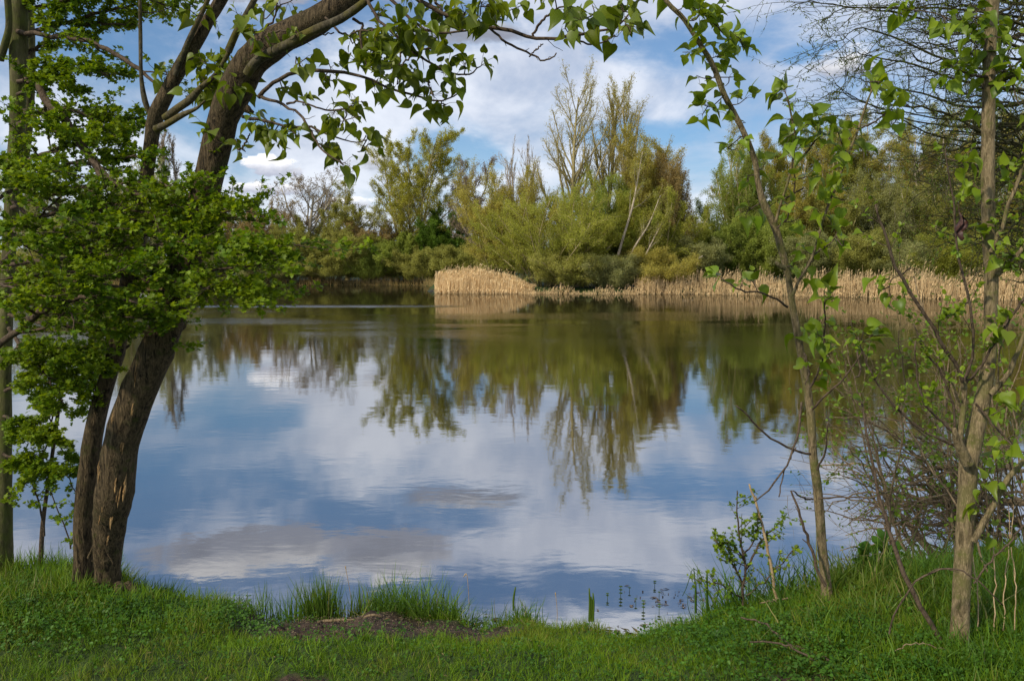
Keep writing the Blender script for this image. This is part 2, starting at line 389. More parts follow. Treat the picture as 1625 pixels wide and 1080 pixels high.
ruf = t.m('ADD', t.m('MULTIPLY', gust, t.m('MULTIPLY', mid, .7)), streak, clamp=True)
w1 = t.noise(t.comb(X, t.m('MULTIPLY', Y, 1.6), 0), 1.4, 3, .55, .3)
w2 = t.noise(t.comb(X, t.m('MULTIPLY', Y, 2.0), 2.), 7, 4, .6, .2)
w3 = t.noise(t.comb(X, t.m('MULTIPLY', Y, 1.5), 5.), 30, 3, .6)
h = t.m('ADD', t.m('MULTIPLY', w1, .0016), t.m('MULTIPLY', w2, t.m('ADD', .00016, t.m('MULTIPLY', ruf, .008))))
h = t.m('ADD', h, t.m('MULTIPLY', w3, t.m('ADD', .00006, t.m('MULTIPLY', ruf, .0012))))
h = t.m('ADD', h, t.m('MULTIPLY', t.noise(t.comb(X, t.m('MULTIPLY', Y, 1.3), 9.), 2.6, 2, .6), t.m('MULTIPLY', streak, .05)))
b = t.n('ShaderNodeBump', ins={'Strength': 1., 'Distance': 1., 'Height': h})
rough = t.m('ADD', t.m('ADD', .012, t.ramp(Y, 6, 60, 0, .012)), t.m('MULTIPLY', ruf, .05))
gl = t.n('ShaderNodeBsdfGlossy', ins={0: (.97, .97, .98, 1), 1: rough, 'Normal': b.outputs[0]})
df = t.n('ShaderNodeBsdfDiffuse', ins={0: (.018, .016, .006, 1)})
fr = t.n('ShaderNodeFresnel', ins={0: 1.33, 'Normal': b.outputs[0]})
fac = t.m('ADD', .57, t.m('MULTIPLY', fr.outputs[0], .05), clamp=True)
mx = t.n('ShaderNodeMixShader', ins={0: fac, 1: df.outputs[0], 2: gl.outputs[0]}); t.t.links.new(mx.outputs[0], out.inputs[0])
g = Geo(); g.add([(-1500, -50, 0), (1500, -50, 0), (1500, 400, 0), (-1500, 400, 0)], [0, 1, 2, 3], [4])
tag(g.obj('water', m, smooth=False), kind='structure')

# ------------------------------------------------------------------ background trees
def gz(x, y): return float(height(np.array([float(x)]), np.array([float(y)]))[0])
bgleaf = {}
def bl(key):
    if key not in bgleaf:
        c0, c1 = {
            'olive': ((.22, .23, .055), (.42, .41, .11)), 'lime': ((.23, .26, .04), (.44, .44, .08)), 'yellow': ((.26, .27, .03), (.48, .45, .08)),
            'green': ((.19, .25, .045), (.38, .43, .09)), 'deep': ((.06, .12, .015), (.16, .25, .03)), 'grey': ((.22, .24, .09), (.40, .40, .17)),
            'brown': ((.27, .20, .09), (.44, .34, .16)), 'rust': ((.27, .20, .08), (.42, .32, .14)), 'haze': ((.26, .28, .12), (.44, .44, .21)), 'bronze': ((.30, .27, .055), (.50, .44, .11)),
            'bare': ((.20, .15, .11), (.30, .23, .17))}[key]
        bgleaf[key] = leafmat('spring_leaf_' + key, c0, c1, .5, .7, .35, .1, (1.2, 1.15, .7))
    return bgleaf[key]
wood = {'dark': barkmat('far_bark', (.10, .08, .055), (.20, .16, .11), None, 3, .4, .3), 'grey': barkmat('far_grey_bark', (.18, .155, .11), (.32, .28, .20), None, 3, .4, .3),
        'pale': barkmat('far_pale_bark', (.22, .18, .13), (.40, .34, .26), None, 3, .4, .3), 'tan': barkmat('far_tan_bark', (.18, .15, .07), (.32, .27, .13), None, 3, .4, .3)}

def skeleton(kind):
    """returns (limbs [tr..], twigs [tr..]) in a unit-ish space, height about 1"""
    one = lambda n: np.zeros((n, 3))
    if kind == 'poplar':
        a = grow(one(1), np.array([[.02, 0, 1.]]), np.array([1.]), np.array([.016]), 10, .03, .06, .2)
        b = spawn(a, 30, .2, .97, 36, 8, .50, .62, 7, .06, .10, .55, .0018)
        c = spawn(b, 11, .2, .97, 26, 8, .34, .5, 4, .07, .08, .5, .0011); d = spawn(c, 6, .1, 1, 30, 10, .40, .4, 3, .10, .05, .5, .0006)
        return [a, b], [c, d]
    if kind == 'spire':
        a = grow(one(1), np.array([[.0, 0, 1.]]), np.array([1.]), np.array([.014]), 8, .02, .06, .2)
        b = spawn(a, 40, .10, .98, 14, 4, .26, .6, 5, .04, .10, .5, .002)
        c = spawn(b, 8, .15, 1, 18, 6, .4, .4, 4, .05, .06, .5, .0011)
        return [a, b], [c]
    if kind == 'vase':      # several ascending stems
        n = 4; D = norm(np.stack([rng.normal(0, .22, n), rng.normal(0, .2, n), np.ones(n)], -1))
        a = grow(one(n) + np.append(rng.normal(0, .015, 2), 0), D, rng.uniform(.8, 1., n), np.full(n, .012), 8, .05, .06, .2)
        b = spawn(a, 26, .15, .97, 38, 9, .40, .55, 5, .08, .07, .5, .0018)
        c = spawn(b, 8, .2, 1, 33, 9, .38, .5, 4, .09, .05, .5, .0011); d = spawn(c, 5, .2, 1, 36, 10, .42, .4, 3, .10, .03, .5, .0007)
        return [a, b], [c, d]
    if kind == 'round':
        a = grow(one(1), np.array([[.0, 0, 1.]]), np.array([.75]), np.array([.024]), 7, .05, .05, .35)
        b = spawn(a, 13, .30, 1, 46, 10, .62, .35, 6, .10, .09, .62, .004)
        c = spawn(b, 9, .25, 1, 42, 10, .48, .4, 5, .12, .05, .55, .0018); d = spawn(c, 8, .2, 1, 40, 12, .45, .4, 4, .12, .03, .5, .001)
        return [a, b], [c, d]
    if kind == 'wood':      # dense ranks of thin stems
        n = 7; D = norm(np.stack([rng.normal(0, .10, n), rng.normal(0, .1, n), np.ones(n)], -1))
        a = grow(np.stack([rng.uniform(-.16, .16, n), rng.uniform(-.1, .1, n), np.zeros(n)], -1), D, rng.uniform(.75, 1., n), np.full(n, .008), 8, .04, .05, .3)
        b = spawn(a, 16, .15, .98, 40, 10, .26, .4, 5, .10, .06, .5, .002)
        c = spawn(b, 9, .2, 1, 38, 12, .45, .4, 4, .12, .03, .5, .001)
        return [a, b], [c]
    # bush: fan of stems from the ground
    n = 26; az = rng.uniform(0, 2 * math.pi, n); sp = rng.uniform(.08, .95, n)
    D = norm(np.stack([np.cos(az) * sp, np.sin(az) * sp, np.full(n, .85)], -1))
    a = grow(np.stack([np.cos(az) * .06, np.sin(az) * .06, np.zeros(n)], -1), D, rng.uniform(.65, 1.05, n), np.full(n, .009), 7, .09, .02, .3)
    b = spawn(a, 11, .15, 1, 36, 12, .36, .4, 4, .13, .06, .5, .0022)
    c = spawn(b, 7, .15, 1, 40, 14, .5, .3, 4, .14, .03, .5, .0011)
    return [a, b], [c]

def bgtree(kind, x, ytop, w, D, leaf, bark, nl, name, label, cat='tree', group=None, ls=.15, lean=0., ybase=None, tw=1.0, seed=None):
    base = at(x, 440, D); gx, gy = base[0], base[1]; z0 = gz(gx, gy) - .1
    H = at(x, ytop, D)[2] - z0; W = w * (1.3 if kind == 'wood' else 1) * D / F
    limbs, twigs = skeleton(kind)
    allp = np.concatenate([q[0].reshape(-1, 3) for q in limbs + twigs])
    zt = np.percentile(allp[:, 2], 99.7); xw = np.percentile(allp[:, 0], 98.5) - np.percentile(allp[:, 0], 1.5); x0 = (np.percentile(allp[:, 0], 98.5) + np.percentile(allp[:, 0], 1.5)) / 2
    S = np.array([W / xw, W / xw, H / zt])
    def fit(tr, mr):
        p = tr[0].copy()
        p[..., 0] -= x0 * np.clip(p[..., 2] / zt, 0, 1)
        p = p * S; p[..., 0] += lean * p[..., 2]
        return p + np.array([gx, gy, z0]), np.maximum(tr[1] * H, mr), tr[2] * H
    root = thing(name, (gx, gy, z0), label, cat, group)
    g1, g2, g3 = Geo(), Geo(), Geo()
    L = [fit(q, .014 if i else .035) for i, q in enumerate(limbs)]; T = [fit(q, .008 * tw) for q in twigs]
    tubes(g1, L[0][0], L[0][1], 6, .0); tubes(g1, L[1][0], L[1][1], 4)
    for q in T: tubes(g2, q[0], q[1], 3)
    tr = g1.obj('trunk', wood[bark], root)
    g2.obj('branches', wood[bark], root)
    if nl:
        leaves_on(g3, T[-1], int(nl * (15 if kind == 'wood' else 9)), TRI, ls * (.72 if kind == 'wood' else .78) * D / 80, .4, .0, .16, .1)
        leaves_on(g3, T[0], int(nl * 4), TRI, ls * .8 * D / 80, .4, .1, .14, .1)
        g3.obj('crown', bl(leaf), root)
    return root
WG = 'trees along the far shore'
FARTREES = [
 # kind, x, ytop, width px, D, leaf, bark, leaves per twig, name, label, category
 # --- the far left bank
 ('round', 493, 262, 120, 124, 'bare', 'grey', 1, 'bare_tree', 'leafless grey-brown tree with a fine spreading crown on the far bank under the white clouds', 'tree'),
 ('round', 552, 289, 120, 121, 'olive', 'tan', 3, 'budding_tree', 'round-topped olive tree in bud beside the leafless grey tree on the far bank', 'tree'),
 ('vase', 655, 205, 140, 119, 'yellow', 'tan', 2.4, 'poplar_tree', 'tall yellow-green poplar with a split crown alone above the far bank scrub', 'tree'),
 ('bush', 700, 335, 90, 117, 'deep', 'dark', 9, 'evergreen_bush', 'dark green bushy mass at the foot of the tall yellow-green poplar', 'bush'),
 ('round', 738, 276, 60, 123, 'bare', 'dark', 1, 'bare_tree', 'thin dark bare tree in the sky gap right of the yellow-green poplar', 'tree'),
 ('bush', 425, 323, 120, 126, 'brown', 'tan', 4, 'scrub', 'pinkish-brown scrub on the far bank just right of the thick leaning trunk', 'shrub'),
 ('bush', 500, 340, 120, 123, 'olive', 'dark', 5, 'scrub', 'olive-brown scrub under the leafless grey tree', 'shrub'),
 ('bush', 590, 345, 90, 121, 'brown', 'dark', 4, 'scrub', 'brown scrub between the round olive tree and the yellow-green poplar', 'shrub'),
 ('bush', 430, 392, 110, 113, 'grey', 'tan', 7, 'willow_shrub', 'grey-green willow shrub at the far water line nearest the thick trunk', 'shrub'),
 ('bush', 525, 372, 125, 114, 'olive', 'tan', 8, 'willow_shrub', 'widest rounded olive willow shrub at the far water line', 'shrub'),
 ('bush', 595, 382, 85, 114, 'green', 'dark', 8, 'willow_shrub', 'darker green shrub right of the widest olive willow shrub on the far bank', 'shrub'),
 ('bush', 672, 388, 110, 113, 'olive', 'tan', 8, 'willow_shrub', 'low olive shrub below the yellow-green poplar at the far water line', 'shrub'),
 ('bush', 742, 392, 90, 100, 'olive', 'dark', 8, 'willow_shrub', 'olive shrub behind the left end of the golden reeds', 'shrub'),
 ('bush', 640, 362, 90, 117, 'green', 'dark', 8, 'thicket', 'bright green thicket around the lower trunk of the yellow-green poplar', 'shrub'),
 ('bush', 200, 252, 170, 130, 'haze', 'tan', 5, 'willow_tree', 'pale olive tree seen between the forked thin stem and the hawthorn leaves', 'tree'),
 ('bush', 90, 285, 170, 131, 'haze', 'tan', 5, 'willow_tree', 'pale tree far behind the left part of the hawthorn', 'tree'),
 ('bush', 315, 300, 110, 128, 'haze', 'tan', 5, 'willow_tree', 'pale tree showing between the two leaning stems', 'tree'),
 ('spire', 257, 214, 24, 172, 'bare', 'pale', 1, 'lombardy_poplar', 'leftmost of three narrow bare poplars far behind the thin stem', 'tree'),
 ('spire', 270, 200, 26, 173, 'bare', 'pale', 1, 'lombardy_poplar', 'tallest, middle one of three narrow bare poplars far off', 'tree'),
 ('spire', 285, 212, 24, 174, 'bare', 'pale', 1, 'lombardy_poplar', 'rightmost of three narrow bare poplars, beside the thick leaning trunk', 'tree'),
 ('round', 368, 292, 60, 165, 'bare', 'grey', 0, 'bare_tree', 'small far bare tree just right of the thick leaning trunk', 'tree'),
 ('bush', 40, 398, 130, 113, 'olive', 'tan', 7, 'willow_shrub', 'far water-line shrub behind the mossy upright trunk', 'shrub'),
 ('bush', 160, 395, 130, 113, 'grey', 'tan', 7, 'willow_shrub', 'far water-line shrub behind the thin leaning stem', 'shrub'),
 ('bush', 320, 385, 130, 113, 'grey', 'tan', 7, 'willow_shrub', 'far water-line shrub right behind the thick leaning trunk', 'shrub'),
 # --- the wooded point in the middle
 ('round', 770, 254, 100, 96, 'bare', 'dark', 2, 'bare_tree', 'dark brown bare tree with a dense domed crown at the left of the wooded point', 'tree'),
 ('vase', 832, 222, 62, 88, 'bare', 'pale', 0, 'dead_tree', 'spindly pale leafless tree poking above the willows of the wooded point', 'tree'),
 ('bush', 800, 268, 140, 82, 'bronze', 'tan', 5, 'willow_tree', 'bronze-green willow in front of the dark domed bare tree', 'tree'),
 ('bush', 862, 292, 200, 76, 'lime', 'tan', 6, 'willow_tree', 'wide fanning lime-green willow behind the reeds at the tip of the point', 'tree'),
 ('poplar', 903, 103, 105, 84, 'bronze', 'tan', .5, 'poplar_tree', 'tallest sparse poplar, left one of the tall trio on the point', 'tree'),
 ('poplar', 958, 117, 84, 86, 'bronze', 'tan', .5, 'poplar_tree', 'middle sparse poplar of the tall trio on the point', 'tree'),
 ('poplar', 1004, 130, 92, 83, 'bronze', 'tan', .5, 'poplar_tree', 'right sparse poplar of the tall trio on the point', 'tree'),
 ('vase', 1030, 212, 96, 79, 'bronze', 'tan', 3, 'willow_tree', 'tall olive willow under the right poplar of the trio', 'tree'),
 ('bush', 1052, 250, 80, 80, 'rust', 'tan', 5, 'budding_tree', 'reddish-brown budding tree at the right end of the wooded point', 'tree'),
 ('bush', 955, 285, 130, 80, 'green', 'tan', 7, 'willow_tree', 'green willow between the feet of the tall poplars', 'tree'),
 ('bush', 1045, 305, 120, 77, 'lime', 'tan', 6, 'willow_tree', 'yellowish willow low in front of the reddish-brown budding tree', 'tree'),
 ('bush', 905, 398, 110, 73, 'olive', 'tan', 4, 'scrub', 'low dark scrub over the bank under the lime-green willow', 'shrub'),
 ('bush', 970, 408, 80, 72.4, 'grey', 'tan', 4, 'scrub', 'low scrub at the foot of the leaning pale-barked stems', 'shrub'),
 ('bush', 1040, 396, 110, 73, 'bronze', 'tan', 4, 'scrub', 'low green scrub behind the thin reeds under the reddish-brown tree', 'shrub'),
 ('bush', 1112, 378, 90, 77, 'grey', 'tan', 7, 'willow_shrub', 'soft grey-green shrub in the gap between the point and the right wood', 'shrub'),
 # --- the wood on the right
 ('bush', 1172, 236, 150, 86, 'green', 'tan', 7, 'willow_tree', 'fresh green rounded tree beside the sky gap at the left end of the right wood', 'tree'),
 ('bush', 1148, 345, 85, 80, 'green', 'tan', 8, 'thicket', 'fresh green thicket below the rounded green tree', 'shrub'),
 ('bush', 1215, 345, 120, 79, 'green', 'dark', 8, 'thicket', 'green thicket behind the slim poplar sapling', 'shrub'),
 ('wood', 1225, 203, 110, 92, 'bronze', 'pale', 6, 'wood_tree', 'olive tree of the right wood directly behind the sapling stem', 'tree'),
 ('wood', 1290, 192, 110, 92, 'lime', 'tan', 6, 'wood_tree', 'yellow-green tree of the right wood between sapling and its right fork', 'tree'),
 ('wood', 1350, 182, 110, 90, 'bronze', 'pale', 5, 'wood_tree', 'bronze tree of the right wood behind the right fork of the sapling', 'tree'),
 ('wood', 1415, 176, 115, 90, 'olive', 'grey', 6, 'wood_tree', 'olive-grey tree of the right wood under the tips of the willow twigs', 'tree'),
 ('wood', 1480, 168, 115, 88, 'bronze', 'pale', 5, 'wood_tree', 'brownish tree of the right wood left of the pale trunk', 'tree'),
 ('wood', 1545, 162, 115, 88, 'olive', 'grey', 6, 'wood_tree', 'olive tree of the right wood directly behind the pale trunk', 'tree'),
 ('wood', 1612, 158, 115, 86, 'bronze', 'grey', 6, 'wood_tree', 'tree of the right wood at the picture edge behind the willow twigs', 'tree'),
 ('bush', 1262, 285, 110, 84, 'bronze', 'tan', 6, 'understorey_tree', 'bronze understorey tree left of the sapling fork in the right wood', 'tree'),
 ('bush', 1335, 285, 120, 83, 'olive', 'tan', 6, 'understorey_tree', 'olive understorey tree behind the sapling leaves', 'tree'),
 ('bush', 1410, 275, 120, 80, 'grey', 'grey', 5, 'understorey_tree', 'grey-brown understorey tree behind the top of the leaning dark stem', 'tree'),
 ('bush', 1490, 270, 130, 78, 'olive', 'grey', 6, 'understorey_tree', 'olive understorey tree left of the hanging dead leaf', 'tree'),
 ('bush', 1580, 270, 130, 76, 'bronze', 'grey', 6, 'understorey_tree', 'bronze understorey tree right of the pale trunk', 'tree'),
 ('bush', 1285, 375, 100, 74, 'grey', 'dark', 7, 'scrub', 'grey-green scrub behind the reeds right of the sapling stem', 'shrub'),
 ('bush', 1370, 370, 120, 71, 'olive', 'dark', 7, 'scrub', 'olive scrub behind the highest reeds of the right shore', 'shrub'),
 ('bush', 1435, 385, 90, 67, 'grey', 'tan', 6, 'scrub', 'greyish scrub behind the reeds left of the leaning dark stem foot', 'shrub'),
 ('bush', 1500, 372, 90, 65, 'lime', 'tan', 8, 'willow_shrub', 'pale lime shrub above the right reeds, left of the pale trunk', 'shrub'),
 ('bush', 1590, 368, 110, 63, 'lime', 'tan', 8, 'willow_shrub', 'pale lime shrub above the right reeds, right of the pale trunk', 'shrub'),
]
for i, a in enumerate(FARTREES):
    rng = np.random.default_rng(100 + i)
    bgtree(*a[:8], a[8], a[9], a[10], 'trees and shrubs along the far shore')
rng = np.random.default_rng(5)

# slender pale stems leaning over the bank of the point
for path, D, lab in (([(972, 440, 5), (985, 390, 4.4), (1003, 330, 3.4), (1012, 285, 2.4), (1020, 240, 1.4)], 74.5, 'leftmost, longest of the pale stems leaning right on the wooded point'),
                ([(992, 445, 4), (1003, 400, 3.4), (1030, 355, 2.6), (1048, 310, 1.4)], 74, 'middle pale stem leaning right over the thin reeds'),
                ([(1010, 450, 3.4), (1020, 415, 2.8), (1042, 370, 2.2), (1062, 330, 1.2)], 73.5, 'rightmost, lowest pale stem leaning right on the wooded point'),
                ([(903, 445, 5), (915, 400, 4), (920, 360, 3), (924, 320, 2)], 74, 'thin pale stem standing in the lime-green willow')):
    p, r = px(path, D, n=14); tr = (p[None], r[None], np.array([np.linalg.norm(p[-1] - p[0])]))
    root = thing('leaning_tree', (p[0][0], p[0][1], gz(p[0][0], p[0][1])), lab, 'tree', 'pale stems on the point')
    p[0][2] = gz(p[0][0], p[0][1]) - .1
    g1, g2 = Geo(), Geo(); tubes(g1, p, r, 6); b = spawn(tr, 12, .4, 1, 34, 8, .22, .4, 5, .08, .06, .35, .008); c = spawn(b, 6, .2, 1, 36, 9, .4, .4, 3, .1, .04, .5, .006)
    tubes(g1, b[0], b[1], 3); tubes(g1, c[0], c[1], 3); leaves_on(g2, c, 22, TRI, .11, .4, .1, .15)
    g1.obj('trunk', wood['pale'], root); g2.obj('crown', bl('olive'), root)
p, r = px([(1075, 425, 3), (1095, 418, 3), (1115, 406, 2.5)], 73, n=6)
g = Geo(); tubes(g, p, r, 5); tag(g.obj('dead_branch', wood['pale']), 'pale dead branch jutting from scrub above the reeds right of the point', 'branch')

# distant wood closing the horizon
g = Geo(); n = 5200
X = rng.uniform(-150, 130, n); Yd = rng.uniform(182, 215, n); hz = (5.5 + 2.2 * np.sin(X * .09) + 1.5 * np.sin(X * .23 + 1))
tr = grow(np.stack([X, Yd, np.full(n, .5)], -1), norm(rng.normal(0, .18, (n, 3)) + [0, 0, 1]), hz * rng.uniform(.6, 1.1, n), np.full(n, .035), 4, .08, .05)
tubes(g, tr[0], tr[1], 3); leaves_on(g, tr, 9, DIA, .9, .4, .1, .6)
tag(g.obj('distant_woodland', bl('haze')), 'low distant wood closing the horizon behind the far bank', kind='stuff')

# ------------------------------------------------------------------ reed beds
m, t = mat('dry_reed'); out = t.n('ShaderNodeOutputMaterial'); gg = t.n('ShaderNodeNewGeometry'); rnd = gg.outputs['Random Per Island']
c = t.mix(rnd, (.64, .45, .22), (.88, .70, .42)); c = t.mix(t.m('MULTIPLY', t.ramp(t.noise(gg.outputs['Position'], .8, 3, .6), .45, .7), .5), c, (.48, .35, .19))
df = t.n('ShaderNodeBsdfDiffuse', ins={0: c}); tr_ = t.n('ShaderNodeBsdfTranslucent', ins={0: c}); mx = t.n('ShaderNodeMixShader', ins={0: .25, 1: df.outputs[0], 2: tr_.outputs[0]}); t.t.links.new(mx.outputs[0], out.inputs[0])
M['reed'] = m
M['reed_dull'] = leafmat('old_reed', (.42, .30, .15), (.70, .53, .30), .25, .8, .6, .05, (1, 1, 1))
def reedbed(label, x0, x1, n, hfun, depth=3.0, off=-.9, wd=.028, wild=0., mt='reed'):
    g = Geo(); X = rng.uniform(x0, x1, n); u = rng.random(n) ** 1.1; Yb = np.interp(X, FAR[:, 0], FAR[:, 1]) + off + u * depth
    H = hfun(X) * .74 * (rng.uniform(.62 - wild, 1.02 + wild * .4, n) + np.where(rng.random(n) < .2, rng.uniform(0, .35, n), 0)) * (1 + wild * 1.2 * (n2d(X * .35, Yb * .2) + .6 * n2d(X * 1.3 + 4, Yb))) * (1 + .05 * np.sin(X * 1.3) + .03 * np.sin(X * 5.3)); z = np.maximum(height(X, Yb), -.3)
    d = norm(np.stack([rng.normal(.04, .07, n), rng.normal(0, .07, n), np.ones(n)], -1))
    tr = grow(np.stack([X, Yb, z], -1), d, H, np.ones(n), 3, .04, 0)
    a = rng.uniform(0, math.pi, n); side = np.stack([np.cos(a), np.sin(a), np.zeros(n)], -1)
    w = np.tile(np.array([wd, wd * .9, wd * .9, wd * .4]), (n, 1)); ribbons(g, tr[0], w, side)
    k = int(n * .6); top = tr[0][:k, -1]; inst(g, LAN, norm(np.stack([rng.normal(.5, .2, k), rng.normal(0, .3, k), np.ones(k)], -1)), rvec(k), top - [0, 0, .12], rng.uniform(.15, .28, k))
    lo = tr[0][:, 1]; inst(g, LAN, norm(rvec(n) * .6 + [0, 0, .8]), rvec(n), lo, rng.uniform(.2, .42, n))
    tag(g.obj('reeds', M[mt]), label, kind='stuff')
reedbed('golden dry reeds at the left tip of the wooded point', -7.1, 2.0, 4600, lambda X: np.interp(X, [-6.9, -6, -3, -.4, 1.6], [2.1, 2.4, 2.45, 1.9, .5]), 3.2)
reedbed('thin low reeds under the willows of the point', 2.0, 11.0, 520, lambda X: np.interp(X, [2, 4, 6, 8, 11], [.8, 1.3, .5, .7, 1.4]), 1.0, wild=.35, mt='reed_dull')
reedbed('dry reeds along the shore behind the sapling', 11.0, 24.6, 2300, lambda X: np.interp(X, [11, 14, 18, 24], [1.5, 1.8, 1.7, 1.6]), 2.6, wild=.35, mt='reed_dull')
reedbed('tall dry reeds along the right shore', 24.6, 38., 4200, lambda X: np.interp(X, [24, 30, 38], [1.7, 1.9, 1.9]), 4, wild=.3, mt='reed_dull')
# green-grey sedge at the bank foot on the far left shore
g = Geo(); n = 5000; X = rng.uniform(-70, -9, n); Yb = np.interp(X, FAR[:, 0], FAR[:, 1]) - .6 + rng.random(n) * 1.5
tr = grow(np.stack([X, Yb, height(X, Yb)], -1), norm(rng.normal(0, .3, (n, 3)) + [0, 0, 1]), rng.uniform(.4, 1.1, n), np.ones(n), 3, .1, 0)
a = rng.uniform(0, 3, n); ribbons(g, tr[0], np.tile([.06, .05, .04, .01], (n, 1)), np.stack([np.cos(a), np.sin(a), a * 0], -1)); tag(g.obj('bank_grass', bl('brown')), 'rough grass along the far left water line', kind='stuff')

# ------------------------------------------------------------------ near trees
def lens(p): return np.array([np.linalg.norm(np.diff(p, axis=0), axis=1).sum()])
class Near:
    """collects the wood and leaves of one near tree; skeleton points are kept for hooking twigs on"""
    def __init__(s): s.sk = []; s.w = Geo(); s.lf = Geo()
    def path(s, path, D0, D1=None, n=18, sides=8, g=None, hook=True, rough=0., jit=.0):
        p, r = px(path, D0, D1, n)
        if jit: p[1:-1] += rng.normal(0, jit, p[1:-1].shape)
        tubes(g or s.w, p, r, sides, rough)
        if hook: s.sk.append(p)
        return p[None], r[None], lens(p)
    def hookpoint(s, q):
        a = np.concatenate(s.sk); u = a - CAM; uq = q - CAM
        pa = u / u[:, 1:2]; pq = uq / uq[1]
        d = np.linalg.norm((pa - pq)[:, [0, 2]], axis=1) + .012 * rng.random(len(a)) + .03 * np.maximum(0, (pa - pq)[:, 2] * 8)
        return a[np.argmin(d)]
    def cluster(s, x, y, n, tmpl, size, dz=.12, tw=.0016, droop=.35, spread=.9, pet=.035):
        q0 = at(x, y, 3.4); h = s.hookpoint(q0); D = h[1] + rng.normal(0, dz)
        q = at(x, y, D); L = np.linalg.norm(q - h)
        if L > .02:
            mid = (h + q) / 2 + rng.normal(0, .08 * L, 3) + [0, 0, -.06 * L]
            c = catmull([h, mid, q], 9); tubes(s.w, c, np.linspace(tw * 1.7, tw, 9), 5); s.sk.append(c[3:])
            ax = norm(q - mid)
        else: ax = np.array([0, 0, 1.])
        lone = n <= 2
        back = np.minimum(L * .6, .10) * rng.random(n) * (0 if lone else 1)
        base = q - ax * back[:, None] * (1 if L > .02 else 0)
        out = norm(rvec(n) * spread + ax * .55 + np.array([0, 0, .1]))
        tip = base + out * (pet * rng.uniform(.6, 1.5, n))[:, None]
        tubes(s.w, np.stack([base, (base + tip) / 2 + [0, 0, .004], tip], 1), np.full((n, 3), .0009), 3)
        Y = norm(out * .8 + np.array([0, 0, -droop * 2]) + rng.normal(0, .25, (n, 3))); N = norm(rvec(n) * .9 + np.array([0, -.25, 1.0]))
        inst(s.lf, tmpl, Y, N, tip, size * rng.uniform(.45, 1.2, n), rng.uniform(.2, 2.6, n))

# ---- the twin-stemmed poplar on the left
root = thing('poplar_tree', (at(165, 905, 3.94)[0], 3.94, .40), 'thick dark furrowed poplar leaning right over the water with a thinner second stem beside it', 'tree')
A = Near(); gt = Geo()
thick = [(172, 945, 62), (171, 905, 44), (172, 860, 50), (176, 819, 57), (182, 782, 65), (191, 708, 61), (215, 634, 60), (247, 560, 58), (263, 520, 55), (276, 480, 50), (298, 410, 50), (311, 360, 53), (327, 300, 48), (346, 222, 50), (358, 178, 52), (380, 130, 56), (400, 97, 54), (440, 65, 52), (500, 35, 46), (552, 0, 42), (610, -45, 38), (720, -110, 30), (880, -150, 16), (1010, -135, 8), (1090, -150, 2)]
p, r = px(thick, 3.94, 3.1, 90); A.sk.append(p[55:])
r = r * .89 * (1 + .015 * rng.normal(0, 1, 90)); r[:3] *= np.array([1.15, 1.08, 1.03])
tubes(gt, p, r, 22, .045)
thin = [(132, 940, 44), (132, 900, 34), (133, 819, 34), (140, 745, 32), (151, 671, 30), (171, 597, 28), (183, 560, 28), (193, 500, 28), (205, 440, 26), (216, 390, 25), (224, 330, 22), (232, 280, 22), (240, 222, 22), (247, 185, 26), (268, 140, 23), (292, 97, 23), (315, 60, 21), (333, 28, 19), (350, 0, 20), (372, -45, 18), (400, -110, 14), (440, -220, 7), (465, -320, 2)]
p2, r2 = px(thin, 3.98, 3.6, 78); A.sk.append(p2[48:60]); r2 = r2 * .93 * (1 + .02 * rng.normal(0, 1, 78)); r2[:3] *= np.array([1.3, 1.15, 1.05])
gt.obj('trunk', M['bark'], root)
for (dx, dy, L_, w_) in ((.15, -.08, .16, .022), (.04, -.14, .15, .024), (-.22, -.06, .13, .018)):
    c0 = np.array([-1.985 + dx * .25, 3.93 + dy * .3, gz(-1.985, 3.93) + .09]); e = c0 + np.array([dx, dy, 0]) * 1.1; e[2] = gz(e[0], e[1]) - .015; mid_ = (c0 * .45 + e * .55); mid_[2] = gz(mid_[0], mid_[1]) + .035
    g_ = Geo(); tubes(g_, catmull([c0, mid_, e], 9), np.linspace(w_ * 1.25, w_ * .45, 9), 8, .08); g_.obj('root', M['bark'], root)
g = Geo(); tubes(g, p2, r2, 16, .04); g.obj('side_stem', M['bark_pale'] if 0 else M['bark'], root)
# flat torn scars on the thick stem
g = Geo()
for (x, y, w, hh) in ((206, 768, 10, 26), (195, 765, 6, 18), (188, 812, 5, 26), (172, 815, 3, 12), (183, 843, 4, 16), (199, 775, 4, 22), (168, 748, 3, 20), (205, 700, 3, 18), (190, 660, 3, 22), (222, 645, 2, 16), (178, 795, 3, 14), (228, 600, 2, 20)):
    j = np.argmin(np.abs((p - CAM)[:, 2] / p[:, 1] - (at(x, y, 1) - CAM)[2])); c = at(x, y, p[j, 1]); c = c + np.array([0, -1, 0]) * (math.sqrt(max(0, r[j] ** 2 - (c[0] - p[j, 0]) ** 2)) + .001)
    g = Geo()
    for q in range(4):
        o = c + np.array([rng.normal(0, w / 3 * 3.9 / F), 0, rng.normal(0, hh / 4 * 3.9 / F)]); d = norm(np.array([.22, -.04, 1.])); l = hh * 3.9 / F * rng.uniform(.3, .6)
        tubes(g, np.array([o - d * l, o + [0, -.004, 0], o + d * l]), np.array([.001, w * .22 * 3.9 / F, .001]), 5, .2)
    g.obj('torn_bark', M['scar'], root)
